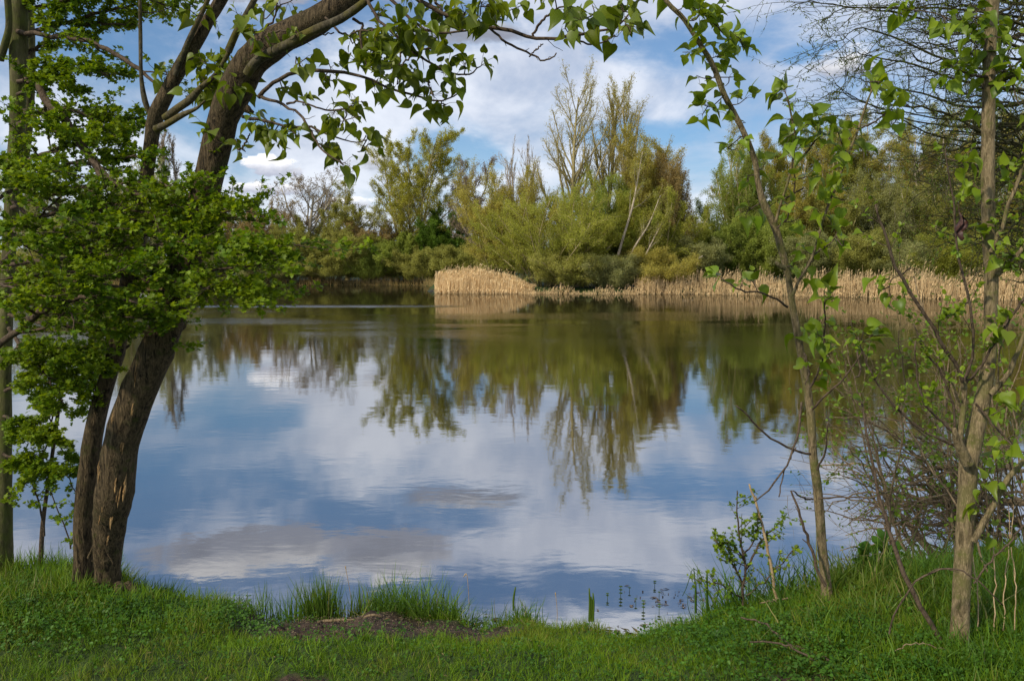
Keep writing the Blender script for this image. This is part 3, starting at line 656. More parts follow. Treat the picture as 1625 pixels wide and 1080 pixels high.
# snapped stub low on the thin stem, knobs, and the split wood wedged between the stems
g = Geo()
for path, D in (([(184, 560, 14), (196, 553, 8), (206, 547, 3)], 3.9), ([(282, 520, 18), (290, 516, 12), (293, 508, 6)], 3.75), ([(150, 890, 9), (158, 870, 8), (168, 850, 5)], 3.86), ([(140, 885, 5), (150, 860, 4), (146, 838, 2)], 3.84), ([(160, 865, 4), (172, 880, 3), (182, 898, 2)], 3.82), ([(345, 330, 14), (350, 318, 8), (349, 306, 3)], 3.5), ([(390, 172, 14), (398, 178, 9), (402, 176, 5)], 3.4)):
    g = Geo(); q, rr = px(path, D, n=7); tubes(g, q, rr, 8, .12); g.obj('stub', M['bark'], root)
gl_ = Geo()
A.path([(392, 118, 15), (410, 95, 15), (455, 72, 16), (500, 48, 14), (545, 28, 13), (590, -5, 12)], 3.22, 3.1, 24, 10, gl_, rough=.06)
gl_.obj('limb', M['bark_top'], root); gl_ = Geo()
A.path([(248, 205, 13), (268, 195, 10), (290, 182, 9), (312, 172, 5), (325, 160, 3)], 3.62, 3.4, 14, 8, gl_)
gl_.obj('limb', M['bark_top'], root); gl_ = Geo()
A.path([(262, 188, 13), (282, 172, 12), (302, 158, 12), (318, 140, 9), (345, 115, 7), (370, 70, 7)], 3.66, 3.5, 16, 8, gl_)
gl_.obj('limb', M['bark_top'], root); gl_ = Geo()
A.path([(362, 82, 12), (376, 50, 11), (392, 22, 10), (408, -10, 9), (425, -60, 7)], 3.5, 3.4, 14, 8, gl_)
gl_.obj('limb', M['bark_top'], root); gl_ = Geo()
A.path([(278, 120, 8), (295, 75, 9), (312, 38, 8), (330, 0, 7), (345, -40, 6)], 3.7, 3.6, 14, 8, gl_)
gl_.obj('limb', M['bark_top'], root); gl_ = Geo()
A.path([(240, 185, 7), (230, 160, 9), (224, 120, 6), (223, 60, 6), (222, 0, 5), (222, -40, 4)], 3.75, 3.7, 16, 7, gl_)
gl_.obj('limb', M['bark_top'], root)
P3 = lambda path, D0, D1, n=20, s=6: A.path(path, D0, D1, n, s, jit=.002)
P3([(410, 155, 7), (425, 138, 6), (440, 126, 6), (470, 114, 6), (510, 112, 6), (560, 118, 5), (600, 132, 4), (640, 147, 4), (690, 160, 3), (712, 156, 2.4), (730, 146, 2)], 3.35, 3.15)
P3([(412, 152, 6), (440, 163, 5), (470, 178, 4), (488, 198, 4), (500, 222, 3), (515, 240, 3), (545, 262, 2)], 3.35, 3.1)
P3([(455, 165, 4), (480, 162, 3), (505, 172, 3), (540, 175, 3), (560, 168, 2)], 3.3, 3.1)
P3([(385, 185, 6), (420, 192, 5), (460, 202, 4), (500, 204, 4), (530, 218, 3), (565, 226, 2), (582, 222, 2)], 3.35, 3.1)
P3([(372, 222, 5), (380, 238, 4), (390, 226, 3), (396, 212, 2)], 3.4, 3.3)
P3([(612, -46, 8), (592, -24, 7), (583, -5, 6), (597, 25, 5), (620, 50, 5), (650, 78, 4), (690, 105, 4), (725, 119, 3), (745, 118, 2.6), (757, 108, 2)], 3.1, 3.0)
P3([(642, -66, 8), (622, -32, 7), (618, -6, 6), (640, 20, 5), (662, 38, 5), (690, 52, 4), (730, 50, 3), (755, 44, 3)], 3.1, 3.0)
P3([(700, -100, 12), (655, -60, 11), (645, -25, 10), (655, -6, 9), (680, 10, 8), (710, 25, 6), (745, 38, 6), (800, 47, 6), (840, 58, 5.5), (870, 62, 5), (910, 57, 5), (950, 50, 4), (980, 42, 3), (1000, 20, 3)], 3.1, 3.0, 26)
P3([(775, 42, 4), (795, 62, 4), (825, 78, 3.6), (850, 90, 3), (868, 96, 2.6), (883, 84, 2)], 3.05, 3.0)
P3([(846, 58, 4), (858, 36, 4), (880, 18, 3), (905, 5, 2)], 3.05, 3.0); P3([(905, 62, 3), (935, 70, 3), (960, 66, 2.4), (975, 56, 2)], 3.05, 3.)
P3([(840, 90, 2.4), (852, 78, 2), (862, 70, 1.8)], 3.02, 3.); P3([(740, -115, 8), (700, -60, 6), (690, -6, 5), (700, 15, 4), (715, 38, 3), (735, 48, 3)], 3.15, 3.05)
P3([(560, 30, 5), (575, 40, 4), (572, 60, 4), (580, 95, 3), (592, 112, 2)], 3.15, 3.1); P3([(640, 70, 3), (634, 100, 3), (632, 125, 2)], 3.1, 3.05)
P3([(700, 75, 3), (668, 80, 3), (645, 95, 3), (636, 108, 2)], 3.1, 3.05); P3([(516, 28, 4), (545, 55, 3.5), (570, 50, 3), (610, 45, 3)], 3.2, 3.1)
P3([(680, 125, 2.5), (682, 140, 2.5), (688, 150, 2)], 3.1, 3.); P3([(430, 52, 3), (455, 50, 3), (500, 56, 2.5), (530, 52, 2)], 3.25, 3.15); P3([(400, 60, 4), (420, 45, 4), (435, 30, 3), (440, 5, 3)], 3.4, 3.3); P3([(470, 90, 2.4), (478, 110, 2.4), (472, 92, 2)], 3.2, 3.2)
CL = [(340,100,8),(350,125,9),(362,138,6),(325,128,6),(338,145,7),(318,95,4),(270,12,4),(281,5,4),(345,120,15),(330,112,8),(352,142,8),(328,150,7),(300,150,4),(262,112,6),(330,205,4),(322,198,3),(360,95,6),(375,20,5),(415,60,6),(400,45,5),(487,92,4),(470,60,4),(395,135,5),(415,200,8),(432,210,6),(447,205,8),(470,215,6),(400,190,4),(455,140,4),(530,130,3),(520,95,4),(580,105,5),(575,55,8),(600,60,8),(560,70,5),(600,90,6),(620,105,8),(640,120,8),(655,130,6),(600,125,5),(630,75,5),(660,40,6),(670,55,4),(720,80,5),(738,100,6),(765,103,4),(700,115,4),(715,130,4),(595,142,1),(660,130,4),(690,155,5),(710,165,4),(688,170,3),(665,150,2),(640,115,5),(530,180,8),(550,185,5),(540,200,6),(512,220,6),(530,240,7),(548,258,3),(580,215,3),(590,225,4),(450,228,2),(480,165,4),(560,165,5),(568,185,3),(710,10,9),(740,15,11),(762,25,9),(720,38,6),(790,25,5),(805,10,7),(765,3,8),(830,8,4),(905,12,9),(922,30,6),(897,45,2),(915,50,3),(985,12,9),(992,40,6),(980,58,4),(1000,55,4),(940,8,3),(670,0,6),(600,20,5),(640,-5,5),(870,-5,6),(1020,-5,5),(380,235,3),(372,225,2),(500,30,3),(420,12,5),(345,35,3),(300,15,3),(775,10,7),(700,25,6),(655,62,4),(620,55,5),(690,60,4),(590,80,5),(560,95,4),(610,140,3),(445,8,4),(470,-5,5),(955,28,4),(635,45,5)]
for x, y, n in CL: A.cluster(x, y, n + 1 + (n > 3), POP, .053)
# bare twiglets
for q in A.sk[2:20]:
    tr = (q[None], np.full((1, len(q)), .003), lens(q)); b = spawn(tr, 4, .2, .95, 45, 15, .10, .3, 4, .2, .0, .5, .0011, taper=.6); tubes(A.w, b[0], b[1], 4)
A.w.obj('branches', M['twig'], root); A.lf.obj('crown', M['poplar_leaf'], root)

# ---- hawthorn at the left edge
root = thing('hawthorn_tree', (at(2, 865, 4.2)[0], 4.2, .42), 'mossy upright hawthorn at the left edge with dense fresh lobed leaves sweeping right', 'tree')
B = Near(); g = Geo()
q, rr = px([(2, 900, 40), (2, 865, 34), (6, 760, 24), (7, 660, 22), (8, 560, 20), (14, 400, 20), (22, 280, 23), (27, 200, 22), (29, 120, 25), (29, 60, 27), (31, 0, 24), (34, -60, 20), (40, -160, 14), (52, -280, 8), (60, -380, 2)], 4.2, 4.1, 60)
tubes(g, q, rr * (1 + .03 * rng.normal(0, 1, 60)), 14, .03); B.sk.append(q[10:]); g.obj('trunk', M['bark_moss'], root); g = Geo()
q2, r2 = px([(24, 330, 12), (38, 240, 18), (46, 160, 16), (48, 80, 15), (44, 0, 16), (46, -60, 12)], 4.4, 4.3, 24); tubes(g, q2, r2, 10, .04); g.obj('side_stem', M['bark_moss'], root); g = Geo()
q2, r2 = px([(0, 95, 12), (8, 70, 11), (14, 40, 10), (12, 0, 10), (8, -40, 8)], 4.1, 4., 14); tubes(g, q2, r2, 8, .04); g.obj('side_stem', M['bark_moss'], root)
HB = [([(28, 60, 9), (90, 40, 6), (160, 20, 5), (230, 5, 3)], 4.2, 4.0, 1), ([(28, 50, 8), (75, 57, 7), (130, 63, 7), (165, 75, 7), (210, 102, 7), (240, 125, 5), (258, 134, 3)], 4.1, 3.8, .25),
 ([(28, 130, 7), (90, 110, 5), (150, 112, 4), (172, 122, 2)], 4.1, 3.9, 1), ([(26, 100, 7), (80, 60, 5), (140, 40, 4), (200, 40, 2)], 4.2, 4.1, 1), ([(25, 200, 8), (90, 172, 6), (150, 190, 5), (190, 228, 2)], 4.1, 3.8, 1),
 ([(60, 128, 10), (70, 155, 12), (105, 195, 14), (145, 255, 12), (168, 288, 7), (200, 300, 4)], 4.0, 3.7, .5), ([(25, 300, 8), (100, 262, 6), (170, 258, 4), (215, 245, 2)], 4.1, 3.7, 1),
 ([(24, 260, 7), (100, 235, 5), (170, 205, 3), (205, 190, 2)], 4.1, 3.9, 1), ([(20, 330, 8), (120, 300, 6), (230, 290, 4), (285, 298, 2)], 4.0, 3.4, 1.2), ([(145, 255, 8), (200, 300, 6), (270, 325, 5), (330, 335, 3), (398, 335, 2)], 3.7, 3.3, 1.2),
 ([(60, 330, 8), (180, 345, 6), (280, 352, 4), (375, 345, 2)], 3.9, 3.4, 1.2), ([(20, 380, 8), (150, 372, 7), (270, 400, 5), (390, 402, 3), (468, 388, 2)], 3.9, 3.2, 1.3), ([(18, 420, 8), (150, 408, 6), (280, 430, 5), (380, 425, 3), (440, 412, 2)], 3.9, 3.2, 1.3),
 ([(16, 470, 8), (120, 450, 6), (250, 462, 4), (345, 460, 3), (412, 482, 2)], 3.9, 3.25, 1.3), ([(-20, 560, 10), (20, 530, 11), (60, 500, 10), (95, 480, 9), (160, 472, 6), (250, 490, 3)], 3.5, 3.2, 1.1), ([(14, 500, 7), (120, 520, 5), (190, 525, 3), (275, 520, 2)], 3.9, 3.5, 1.1),
 ([(10, 560, 7), (70, 560, 5), (125, 565, 3), (150, 588, 2)], 4.0, 3.7, 1), ([(8, 620, 6), (60, 606, 4), (105, 600, 3), (140, 630, 2)], 4.1, 3.9, 1), ([(6, 660, 5), (50, 680, 4), (85, 700, 2)], 4.1, 3.9, .9), ([(5, 720, 5), (50, 740, 3), (90, 755, 2)], 4.1, 4.0, .7),
 ([(28, 20, 7), (90, 5, 5), (150, -10, 3)], 4.2, 4, 1), ([(30, -20, 7), (100, -30, 5), (210, -10, 4), (290, 20, 2)], 4.1, 3.8, 1), ([(20, 280, 7), (60, 300, 5), (110, 340, 4), (160, 360, 2)], 3.9, 3.3, 1.2), ([(18, 360, 7), (60, 400, 5), (110, 430, 4), (160, 440, 2)], 3.9, 3.2, 1.2),
 ([(18, 400, 7), (-10, 440, 5), (30, 460, 4), (80, 470, 2)], 3.9, 3.1, 1.2), ([(20, 240, 7), (-10, 260, 5), (30, 280, 4), (70, 290, 2)], 4.0, 3.4, 1.2), ([(14, 520, 7), (40, 560, 5), (70, 590, 3), (100, 640, 2)], 4.0, 3.6, 1), ([(25, 170, 7), (70, 200, 5), (100, 215, 4), (150, 225, 2)], 4.1, 3.7, 1.2),
 ([(16, 440, 8), (140, 425, 6), (240, 450, 4), (320, 470, 2)], 3.8, 3.4, 1.3), ([(20, 350, 8), (140, 330, 6), (240, 340, 4), (300, 375, 2)], 3.8, 3.4, 1.3), ([(200, 395, 5), (290, 385, 4), (370, 395, 3), (450, 405, 2)], 3.5, 3.2, 1.2), ([(230, 440, 5), (300, 450, 4), (360, 462, 3), (400, 470, 2)], 3.5, 3.2, 1.2),
 ([(20, 320, 7), (90, 370, 6), (150, 400, 4), (230, 420, 2)], 3.8, 3.3, 1.3), ([(15, 480, 7), (80, 500, 5), (150, 490, 4), (215, 505, 2)], 3.8, 3.4, 1.2), ([(28, 150, 6), (50, 130, 4), (80, 125, 3), (120, 150, 2)], 4.1, 3.9, 1), ([(20, 300, 6), (-20, 330, 5), (20, 370, 4), (60, 380, 2)], 3.8, 3.2, 1.2)]
for path, D0, D1, dens in HB:
    tr = B.path(path, D0, D1, 22, 7, jit=.004)
    m1 = max(3, int(15 * dens * (1.05 if path[1][1] < 240 else 2.0 if path[1][1] > 540 else .85 if D1 < 3.35 else 1)))
    b = spawn(tr, m1, .12, 1, 46, 14, .30, .4, 6, .12, .015, .5, .0022, flat=.28); tubes(B.w, b[0], b[1], 5)
    c = spawn(b, 5, .15, 1, 45, 14, .42, .3, 4, .14, .03, .5, .0014, flat=.4); tubes(B.w, c[0], c[1], 3)
    for q_, m_ in ((b, 3), (c, 3)):
        pts, rad, L = q_; n = len(pts); idx = np.repeat(np.arange(n), m_); tt = .15 + .85 * rng.random(n * m_); p_, d_, r_ = along(pts, rad, idx, np.clip(tt, 0, .999))
        k = 5; pr = np.repeat(p_, k, 0) + rng.normal(0, .007, (len(p_) * k, 3)); N_ = len(pr)
        inst(B.lf, HAW, norm(rvec(N_) + np.array([0, 0, .25]) + np.repeat(d_, k, 0) * .5), norm(rvec(N_) * .7 + np.array([0, 0, 1.2])), pr, rng.uniform(.014, .030, N_))
B.w.obj('branches', M['twig'], root); B.lf.obj('crown', M['haw_leaf'], root)

# ---- thin shrub between hawthorn and poplar
root = thing('shrub', (at(66, 890, 4.25)[0], 4.25, .40), 'slender dark stem with small leaf tiers between mossy trunk and leaning poplar', 'shrub')
C = Near(); C.path([(64, 900, 8), (68, 830, 7), (76, 770, 6), (86, 700, 6), (92, 655, 6), (98, 610, 4), (101, 580, 3)], 4.25, 4.15, 24)
for path in ([(70, 850, 4), (62, 800, 3), (52, 770, 2), (40, 720, 1.5)], [(82, 730, 3), (110, 760, 2), (125, 800, 1.6), (113, 865, 1.6)], [(88, 690, 3), (75, 650, 2), (66, 640, 1.5)], [(80, 740, 3), (105, 745, 2), (120, 752, 1.5)], [(86, 700, 3), (110, 725, 2), (122, 730, 1.5)],
             [(95, 640, 3), (120, 655, 2), (135, 645, 1.5)], [(94, 650, 3), (60, 690, 2), (25, 700, 1.5)], [(90, 680, 3), (50, 740, 2), (20, 745, 1.5)], [(84, 730, 3), (45, 760, 2), (15, 790, 1.5)], [(112, 870, 3), (100, 830, 2), (75, 760, 2), (62, 700, 1.2)]):
    tr = C.path(path, 4.2, 4.1, 10, 5, jit=.004); b = spawn(tr, 11, .3, 1, 45, 14, .3, .3, 4, .15, .02, .5, .0013, flat=.6); tubes(C.w, b[0], b[1], 4)
    pts, rad, L = b; idx = np.repeat(np.arange(len(pts)), 16); p_, d_, r_ = along(pts, rad, idx, rng.random(len(idx)) * .99); inst(C.lf, HAW, norm(rvec(len(idx)) + [0, 0, .2]), norm(rvec(len(idx)) * .6 + [0, 0, 1]), p_ + rng.normal(0, .006, p_.shape), rng.uniform(.018, .032, len(idx)))
C.w.obj('trunk', M['twig'], root); C.lf.obj('crown', M['haw_leaf'], root)

# ---- slim poplar sapling, right of centre
root = thing('poplar_sapling', (at(1311, 927, 3.84)[0], 3.84, .40), 'slim poplar sapling with large heart-shaped leaves curving up to the left', 'tree')
S = Near(); g = Geo()
S.path([(1313, 950, 22), (1311, 925, 17), (1305, 870, 15), (1298, 780, 15), (1291, 727, 13), (1285, 643, 13), (1271, 560, 12), (1262, 510, 11), (1257, 480, 10), (1250, 435, 10), (1240, 395, 11), (1229, 358, 12), (1214, 328, 12), (1203, 290, 9), (1198, 255, 9), (1178, 205, 9), (1150, 152, 9), (1132, 105, 8.5), (1112, 72, 8), (1085, 30, 7.5), (1060, 5, 7), (1030, -40, 6), (1000, -95, 4.5), (985, -150, 2)], 3.84, 3.45, 80, 12, g, rough=.03)
S.path([(1246, 425, 9), (1238, 422, 7), (1231, 416, 4)], 3.62, 3.6, 6, 7, g, rough=.1, hook=False)
S.path([(1258, 468, 6), (1268, 445, 5), (1290, 405, 4.5), (1306, 350, 4.5), (1322, 305, 4), (1345, 248, 4), (1362, 205, 4), (1375, 165, 3.5), (1385, 140, 2)], 3.62, 3.4, 30, 8, g)
S.path([(1231, 352, 5), (1240, 320, 4), (1250, 290, 4), (1258, 255, 3.6), (1262, 220, 3), (1255, 180, 3), (1250, 155, 2)], 3.6, 3.4, 20, 7, g)
g.obj('trunk', M['bark_pale'], root)
for path in ([(1250, 487, 4), (1232, 474, 3.4), (1205, 464, 3), (1178, 461, 3), (1150, 447, 2)], [(1289, 649, 4), (1314, 624, 3.4), (1342, 596, 3), (1367, 560, 2)], [(1286, 614, 4), (1298, 590, 3), (1307, 565, 3), (1308, 520, 2.6), (1308, 480, 2)], [(1286, 720, 4.5), (1258, 713, 4), (1217, 690, 3.4), (1190, 662, 3), (1168, 643, 2)],
             [(1272, 638, 4), (1270, 665, 4), (1263, 700, 3.6), (1250, 735, 3), (1225, 770, 3), (1197, 796, 2)], [(1297, 745, 3.4), (1310, 715, 3), (1314, 670, 2)], [(1290, 792, 3), (1275, 790, 3), (1258, 778, 2)], [(1298, 790, 3), (1340, 788, 2.6), (1375, 790, 2.4), (1400, 815, 2)], [(1263, 710, 2.4), (1248, 738, 2.4), (1236, 788, 2)],
             [(1262, 262, 3), (1282, 240, 3), (1295, 222, 2.6), (1310, 212, 2)], [(1290, 405, 3), (1305, 395, 2.5), (1315, 388, 2)], [(1362, 205, 3), (1385, 195, 3), (1405, 180, 2)], [(1345, 250, 2.4), (1335, 225, 2)], [(1276, 560, 3), (1284, 590, 2.4), (1278, 610, 2)], [(1242, 318, 2.6), (1262, 305, 2.6), (1275, 298, 2)], [(1232, 362, 2.4), (1250, 345, 2.4), (1260, 300, 2.4), (1262, 270, 1.6)],
             [(1370, 560, 2), (1360, 545, 3), (1366, 590, 3), (1355, 600, 2)]):
    S.path(path, 3.6, 3.45, 14, 6, jit=.002)
SL = [(1111,14,8),(1128,22,5),(1100,33,3),(1115,30,5),(1150,5,4),(1142,45,3),(1160,60,5),(1175,62,7),(1185,78,5),(1083,83,3),(1105,86,6),(1120,95,4),(1142,88,6),(1105,120,3),(1133,120,3),(1167,122,3),(1152,136,2),(1185,155,5),(1117,167,7),(1114,183,4),(1142,178,3),(1183,195,2),(1153,236,4),(1170,236,1),(1172,217,3),(1214,258,4),(1190,278,3),(1186,289,2),(1245,142,8),(1252,160,3),(1250,190,4),(1267,208,6),(1244,219,3),(1286,194,4),(1303,211,7),(1286,233,4),(1264,240,5),(1328,205,5),(1347,195,2),(1347,228,7),(1336,244,5),(1325,267,3),(1367,244,2),(1381,130,7),(1400,131,5),(1392,167,2),(1419,167,6),(1425,180,5),(1414,197,2),(1283,280,5),(1258,289,2),
 (1183,341,5),(1228,322,1),(1247,327,5),(1267,347,5),(1325,305,8),(1314,333,5),(1342,316,3),(1328,369,6),(1340,378,3),(1303,383,2),(1278,399,4),(1280,416,4),(1258,424,3),(1275,435,4),(1192,444,5),(1140,437,5),(1178,450,4),(1308,460,7),(1320,470,3),(1267,530,4),(1297,530,6),(1308,547,4),(1325,558,3),(1369,527,6),(1390,530,5),(1380,547,3),(1314,516,4),(1286,585,4),(1314,580,6),(1342,632,4),(1300,600,3),(1060,-8,4),(1085,5,3)]
for x, y, n in SL: S.cluster(x, y, n + (n > 4), POP, .061, dz=.07, droop=.02, spread=1.0)
S.w.obj('branches', M['twig'], root); S.lf.obj('crown', M['sap_leaf'], root)

# ---- pale trunk on the right
root = thing('poplar_tree', (at(1524, 1010, 3.27)[0], 3.27, .40), 'upright pale greenish-grey young trunk on the right with a healed fork and sparse broad leaves', 'tree')
E = Near(); g = Geo()
E.path([(1522, 1045, 38), (1523, 1010, 30), (1525, 965, 27), (1527, 919, 27), (1531, 850, 27), (1535, 780, 27), (1537, 735, 28), (1545, 700, 27), (1556, 650, 24), (1566, 600, 21), (1571, 560, 19), (1572, 502, 19), (1573, 440, 20), (1569, 380, 18), (1568, 300, 20), (1568, 240, 19), (1569, 170, 18.5), (1570, 100, 18), (1573, 40, 18), (1576, 0, 18), (1580, -60, 16), (1584, -160, 12), (1590, -290, 7), (1600, -400, 2)], 3.27, 3.2, 90, 18, g, rough=.03)
E.path([(1536, 735, 20), (1523, 708, 16), (1517, 692, 12), (1514, 680, 6)], 3.2, 3.16, 9, 10, g, rough=.12, hook=False)
E.path([(1520, 702, 13), (1526, 670, 10), (1530, 640, 8), (1530, 612, 9), (1529, 604, 6)], 3.22, 3.2, 12, 9, g, rough=.08)
g.obj('trunk', M['bark_pale'], root)
g = Geo()
for path in ([(1572, 625, 10), (1590, 605, 9), (1603, 588, 8), (1614, 562, 7), (1630, 520, 6)], [(1545, 858, 11), (1569, 815, 10), (1592, 771, 9), (1628, 725, 8)], [(1580, 436, 8), (1600, 424, 8), (1612, 408, 7), (1630, 385, 6)], [(1572, 400, 7), (1590, 360, 6), (1610, 300, 6), (1635, 240, 5)]):
    g = Geo(); E.path(path, 3.2, 3.15, 14, 8, g, jit=.002); g.obj('limb', M['bark_pale'], root)
for path, D1 in (([(1528, 606, 6), (1522, 588, 6), (1500, 552, 6), (1478, 515, 5.5), (1455, 478, 5.5), (1425, 430, 5), (1408, 385, 4.5), (1398, 352, 3.4), (1389, 324, 2.4)], 3.1), ([(1530, 604, 6), (1545, 560, 4), (1542, 512, 4), (1533, 458, 4), (1519, 391, 3.4), (1514, 330, 3), (1507, 280, 2.4), (1500, 235, 1.6)], 3.1),
             ([(1514, 706, 5), (1485, 692, 4), (1453, 674, 4), (1414, 638, 3.6), (1386, 599, 3), (1370, 560, 2.4), (1362, 535, 2)], 3.15), ([(1512, 684, 5), (1489, 663, 4), (1467, 640, 4), (1455, 593, 3), (1453, 540, 2.4)], 3.15), ([(1515, 678, 4), (1511, 638, 4), (1492, 590, 3.4), (1469, 560, 3), (1450, 515, 2)], 3.15),
             ([(1532, 608, 5), (1550, 590, 4), (1570, 560, 4), (1600, 510, 4), (1628, 470, 4)], 3.1), ([(1566, 122, 5), (1548, 122, 4), (1525, 112, 3), (1505, 104, 2)], 3.1), ([(1566, 60, 4), (1550, 50, 3), (1530, 38, 2)], 3.1), ([(1580, 140, 5), (1600, 125, 4), (1628, 100, 3)], 3.1), ([(1535, 480, 3), (1520, 492, 3), (1500, 505, 2)], 3.1),
             ([(1432, 435, 2.4), (1445, 425, 2)], 3.1), ([(1548, 640, 4), (1600, 700, 3), (1628, 720, 3)], 3.1)):
    E.path(path, 3.2, D1, 18, 6, jit=.002)
EL = [(1425,15,5),(1442,17,3),(1525,36,6),(1550,25,7),(1578,42,6),(1558,64,5),(1586,61,4),(1547,80,5),(1503,108,5),(1522,103,4),(1550,97,4),(1600,94,4),(1605,33,5),(1592,122,4),(1558,139,4),(1614,111,4),(1619,167,2),(1553,169,3),(1536,258,5),(1589,267,5),(1542,289,5),(1550,383,4),(1592,383,4),(1600,400,4),(1594,516,5),(1600,500,3),(1555,732,4),(1564,771,6),(1553,804,6),(1597,615,4),(1600,643,5),(1592,710,5),(1589,850,3),(1414,444,4),(1414,474,4),(1392,458,2),(1540,5,5),(1620,60,5),(1500,35,3),(1618,300,3),(1540,190,2)]
for x, y, n in EL: E.cluster(x, y, n + (n > 2), POP, .054, dz=.05, droop=.3, spread=1.)
for q in E.sk[4:16]:
    tr = (q[None], np.full((1, len(q)), .003), lens(q)); b = spawn(tr, 9, .2, .97, 45, 15, .22, .3, 5, .15, .04, .5, .0011, taper=.6); tubes(E.w, b[0], b[1], 4); leaves_on(E.lf, b, 9, OVL, .022, .3, .3, .003)
E.w.obj('branches', M['twig'], root); E.lf.obj('crown', M['sap_leaf'], root)

# the shrivelled leaf hanging on a twig
g = Geo(); c = at(1522, 335, 3.1)
nu, nv = 9, 7; uu, vv = np.meshgrid(np.linspace(0, 1, nu), np.linspace(-1, 1, nv), indexing='ij'); wd = .030 * np.sin(np.pi * np.clip(uu * .9 + .06, 0, 1)) ** .7
X = wd * vv * np.cos(vv * 1.2) + .012 * np.sin(uu * 6) + .018 * uu; Z = -.105 * uu + .01 * np.sin(vv * 4 + uu * 5); Yq = .016 * np.sin(vv * 3.2 + uu * 4) + .010 * rng.normal(0, .5, uu.shape)
ii = np.arange(nu - 1)[:, None] * nv + np.arange(nv - 1)[None]
g.add(np.stack([X, Yq, Z], -1) + c, np.stack([ii, ii + 1, ii + nv + 1, ii + nv], -1), np.full((nu - 1) * (nv - 1), 4)); tubes(g, np.array([c, c + [-.003, 0, .02], c + [-.006, 0, .035]]), np.full(3, .0012), 5)
m, t = mat('dead_leaf'); out = t.n('ShaderNodeOutputMaterial'); pos = t.n('ShaderNodeNewGeometry').outputs['Position']; p_ = t.n('ShaderNodeBsdfPrincipled', ins={'Base Color': t.mix(t.noise(pos, 60, 4), (.015, .006, .005), (.10, .04, .028)), 'Roughness': .6}); t.t.links.new(p_.outputs[0], out.inputs[0])
tag(g.obj('dead_leaf', m), 'shrivelled dark brown leaf hanging on a twig left of the pale trunk', 'dead leaf')

# ---- overhanging willow, top right
root = thing('willow_tree', (4.6, 6.6, .3), 'willow of fine tangled twigs with tiny buds hanging in from the upper right', 'tree')
W = Near(); g = Geo()
W.path([(1690, 950, 60), (1700, 700, 50), (1690, 450, 44), (1680, 250, 34), (1660, 60, 26), (1650, -100, 18)], 6.4, 5.8, 30, 12, g, rough=.04); g.obj('trunk', M['bark_moss'], root)
WB = []
def wl(path, D0, D1, jit=.012): WB.append(W.path(path, D0, D1, 20, 5, jit=jit))
for i in range(56):
    y0 = rng.uniform(-80, 400); x0 = 1680 + rng.uniform(-20, 40); lim = np.interp(y0, [-60, 40, 130, 200, 300, 430], [1370, 1400, 1400, 1440, 1470, 1500]) + rng.uniform(-20, 140)
    dy = rng.uniform(-90, 70); sag = rng.uniform(-40, 50)
    wl([(x0, y0, rng.uniform(4, 9)), (x0 * .66 + lim * .34, y0 + dy * .5 + sag * .7, 4), (x0 * .33 + lim * .67, y0 + dy * .9 + sag, 2.6), (lim, y0 + dy + sag * .6, 1.3)], 6.0, rng.uniform(4.6, 5.8))
for path in ([(1680, 60, 6), (1560, 20, 4), (1430, 12, 3), (1350, 12, 2), (1290, 3, 1.6), (1256, 11, 1.4)], [(1660, 90, 6), (1540, 50, 4), (1420, 20, 3), (1360, 12, 2), (1330, 18, 1.6), (1301, 37, 1.4)], [(1670, 130, 6), (1520, 100, 4), (1420, 60, 3), (1365, 44, 2), (1340, 62, 1.4), (1320, 66, 1.2)], [(1670, 150, 6), (1530, 130, 4), (1440, 100, 3), (1380, 90, 2), (1355, 84, 1.6), (1340, 92, 1.2)],
             [(1660, 160, 5), (1540, 170, 4), (1470, 150, 3), (1400, 135, 2), (1362, 125, 1.5), (1341, 120, 1.2)], [(1640, 200, 5), (1520, 190, 3), (1420, 176, 2), (1375, 165, 1.6), (1330, 145, 1.3), (1298, 160, 1.1)], [(1640, 200, 5), (1500, 200, 3), (1400, 180, 2), (1340, 184, 1.6), (1294, 179, 1.1)], [(1640, 230, 5), (1500, 220, 3), (1400, 172, 2), (1350, 155, 1.6), (1325, 132, 1.1)],
             [(1640, 260, 6), (1560, 235, 4), (1470, 250, 3), (1450, 275, 2), (1470, 290, 1.6), (1500, 300, 1.2)], [(1680, 300, 8), (1600, 240, 5), (1500, 180, 4), (1400, 165, 2.4)]):
    wl(path, 5.6, 5.0, .004)
for tr in WB:
    b = spawn(tr, 10, .2, 1, 32, 12, .34, .4, 7, .09, .0, .5, .0021); tubes(W.w, b[0], b[1], 4)
    c = spawn(b, 4, .15, 1, 32, 12, .5, .3, 5, .10, .0, .5, .0015); tubes(W.w, c[0], c[1], 3)
    leaves_on(W.lf, b, 7, LAN, .026, .35, .2, .002); leaves_on(W.lf, c, 5, LAN, .023, .35, .1, .002)
W.w.obj('branches', M['twig_moss'], root); W.lf.obj('crown', M['bud'], root)

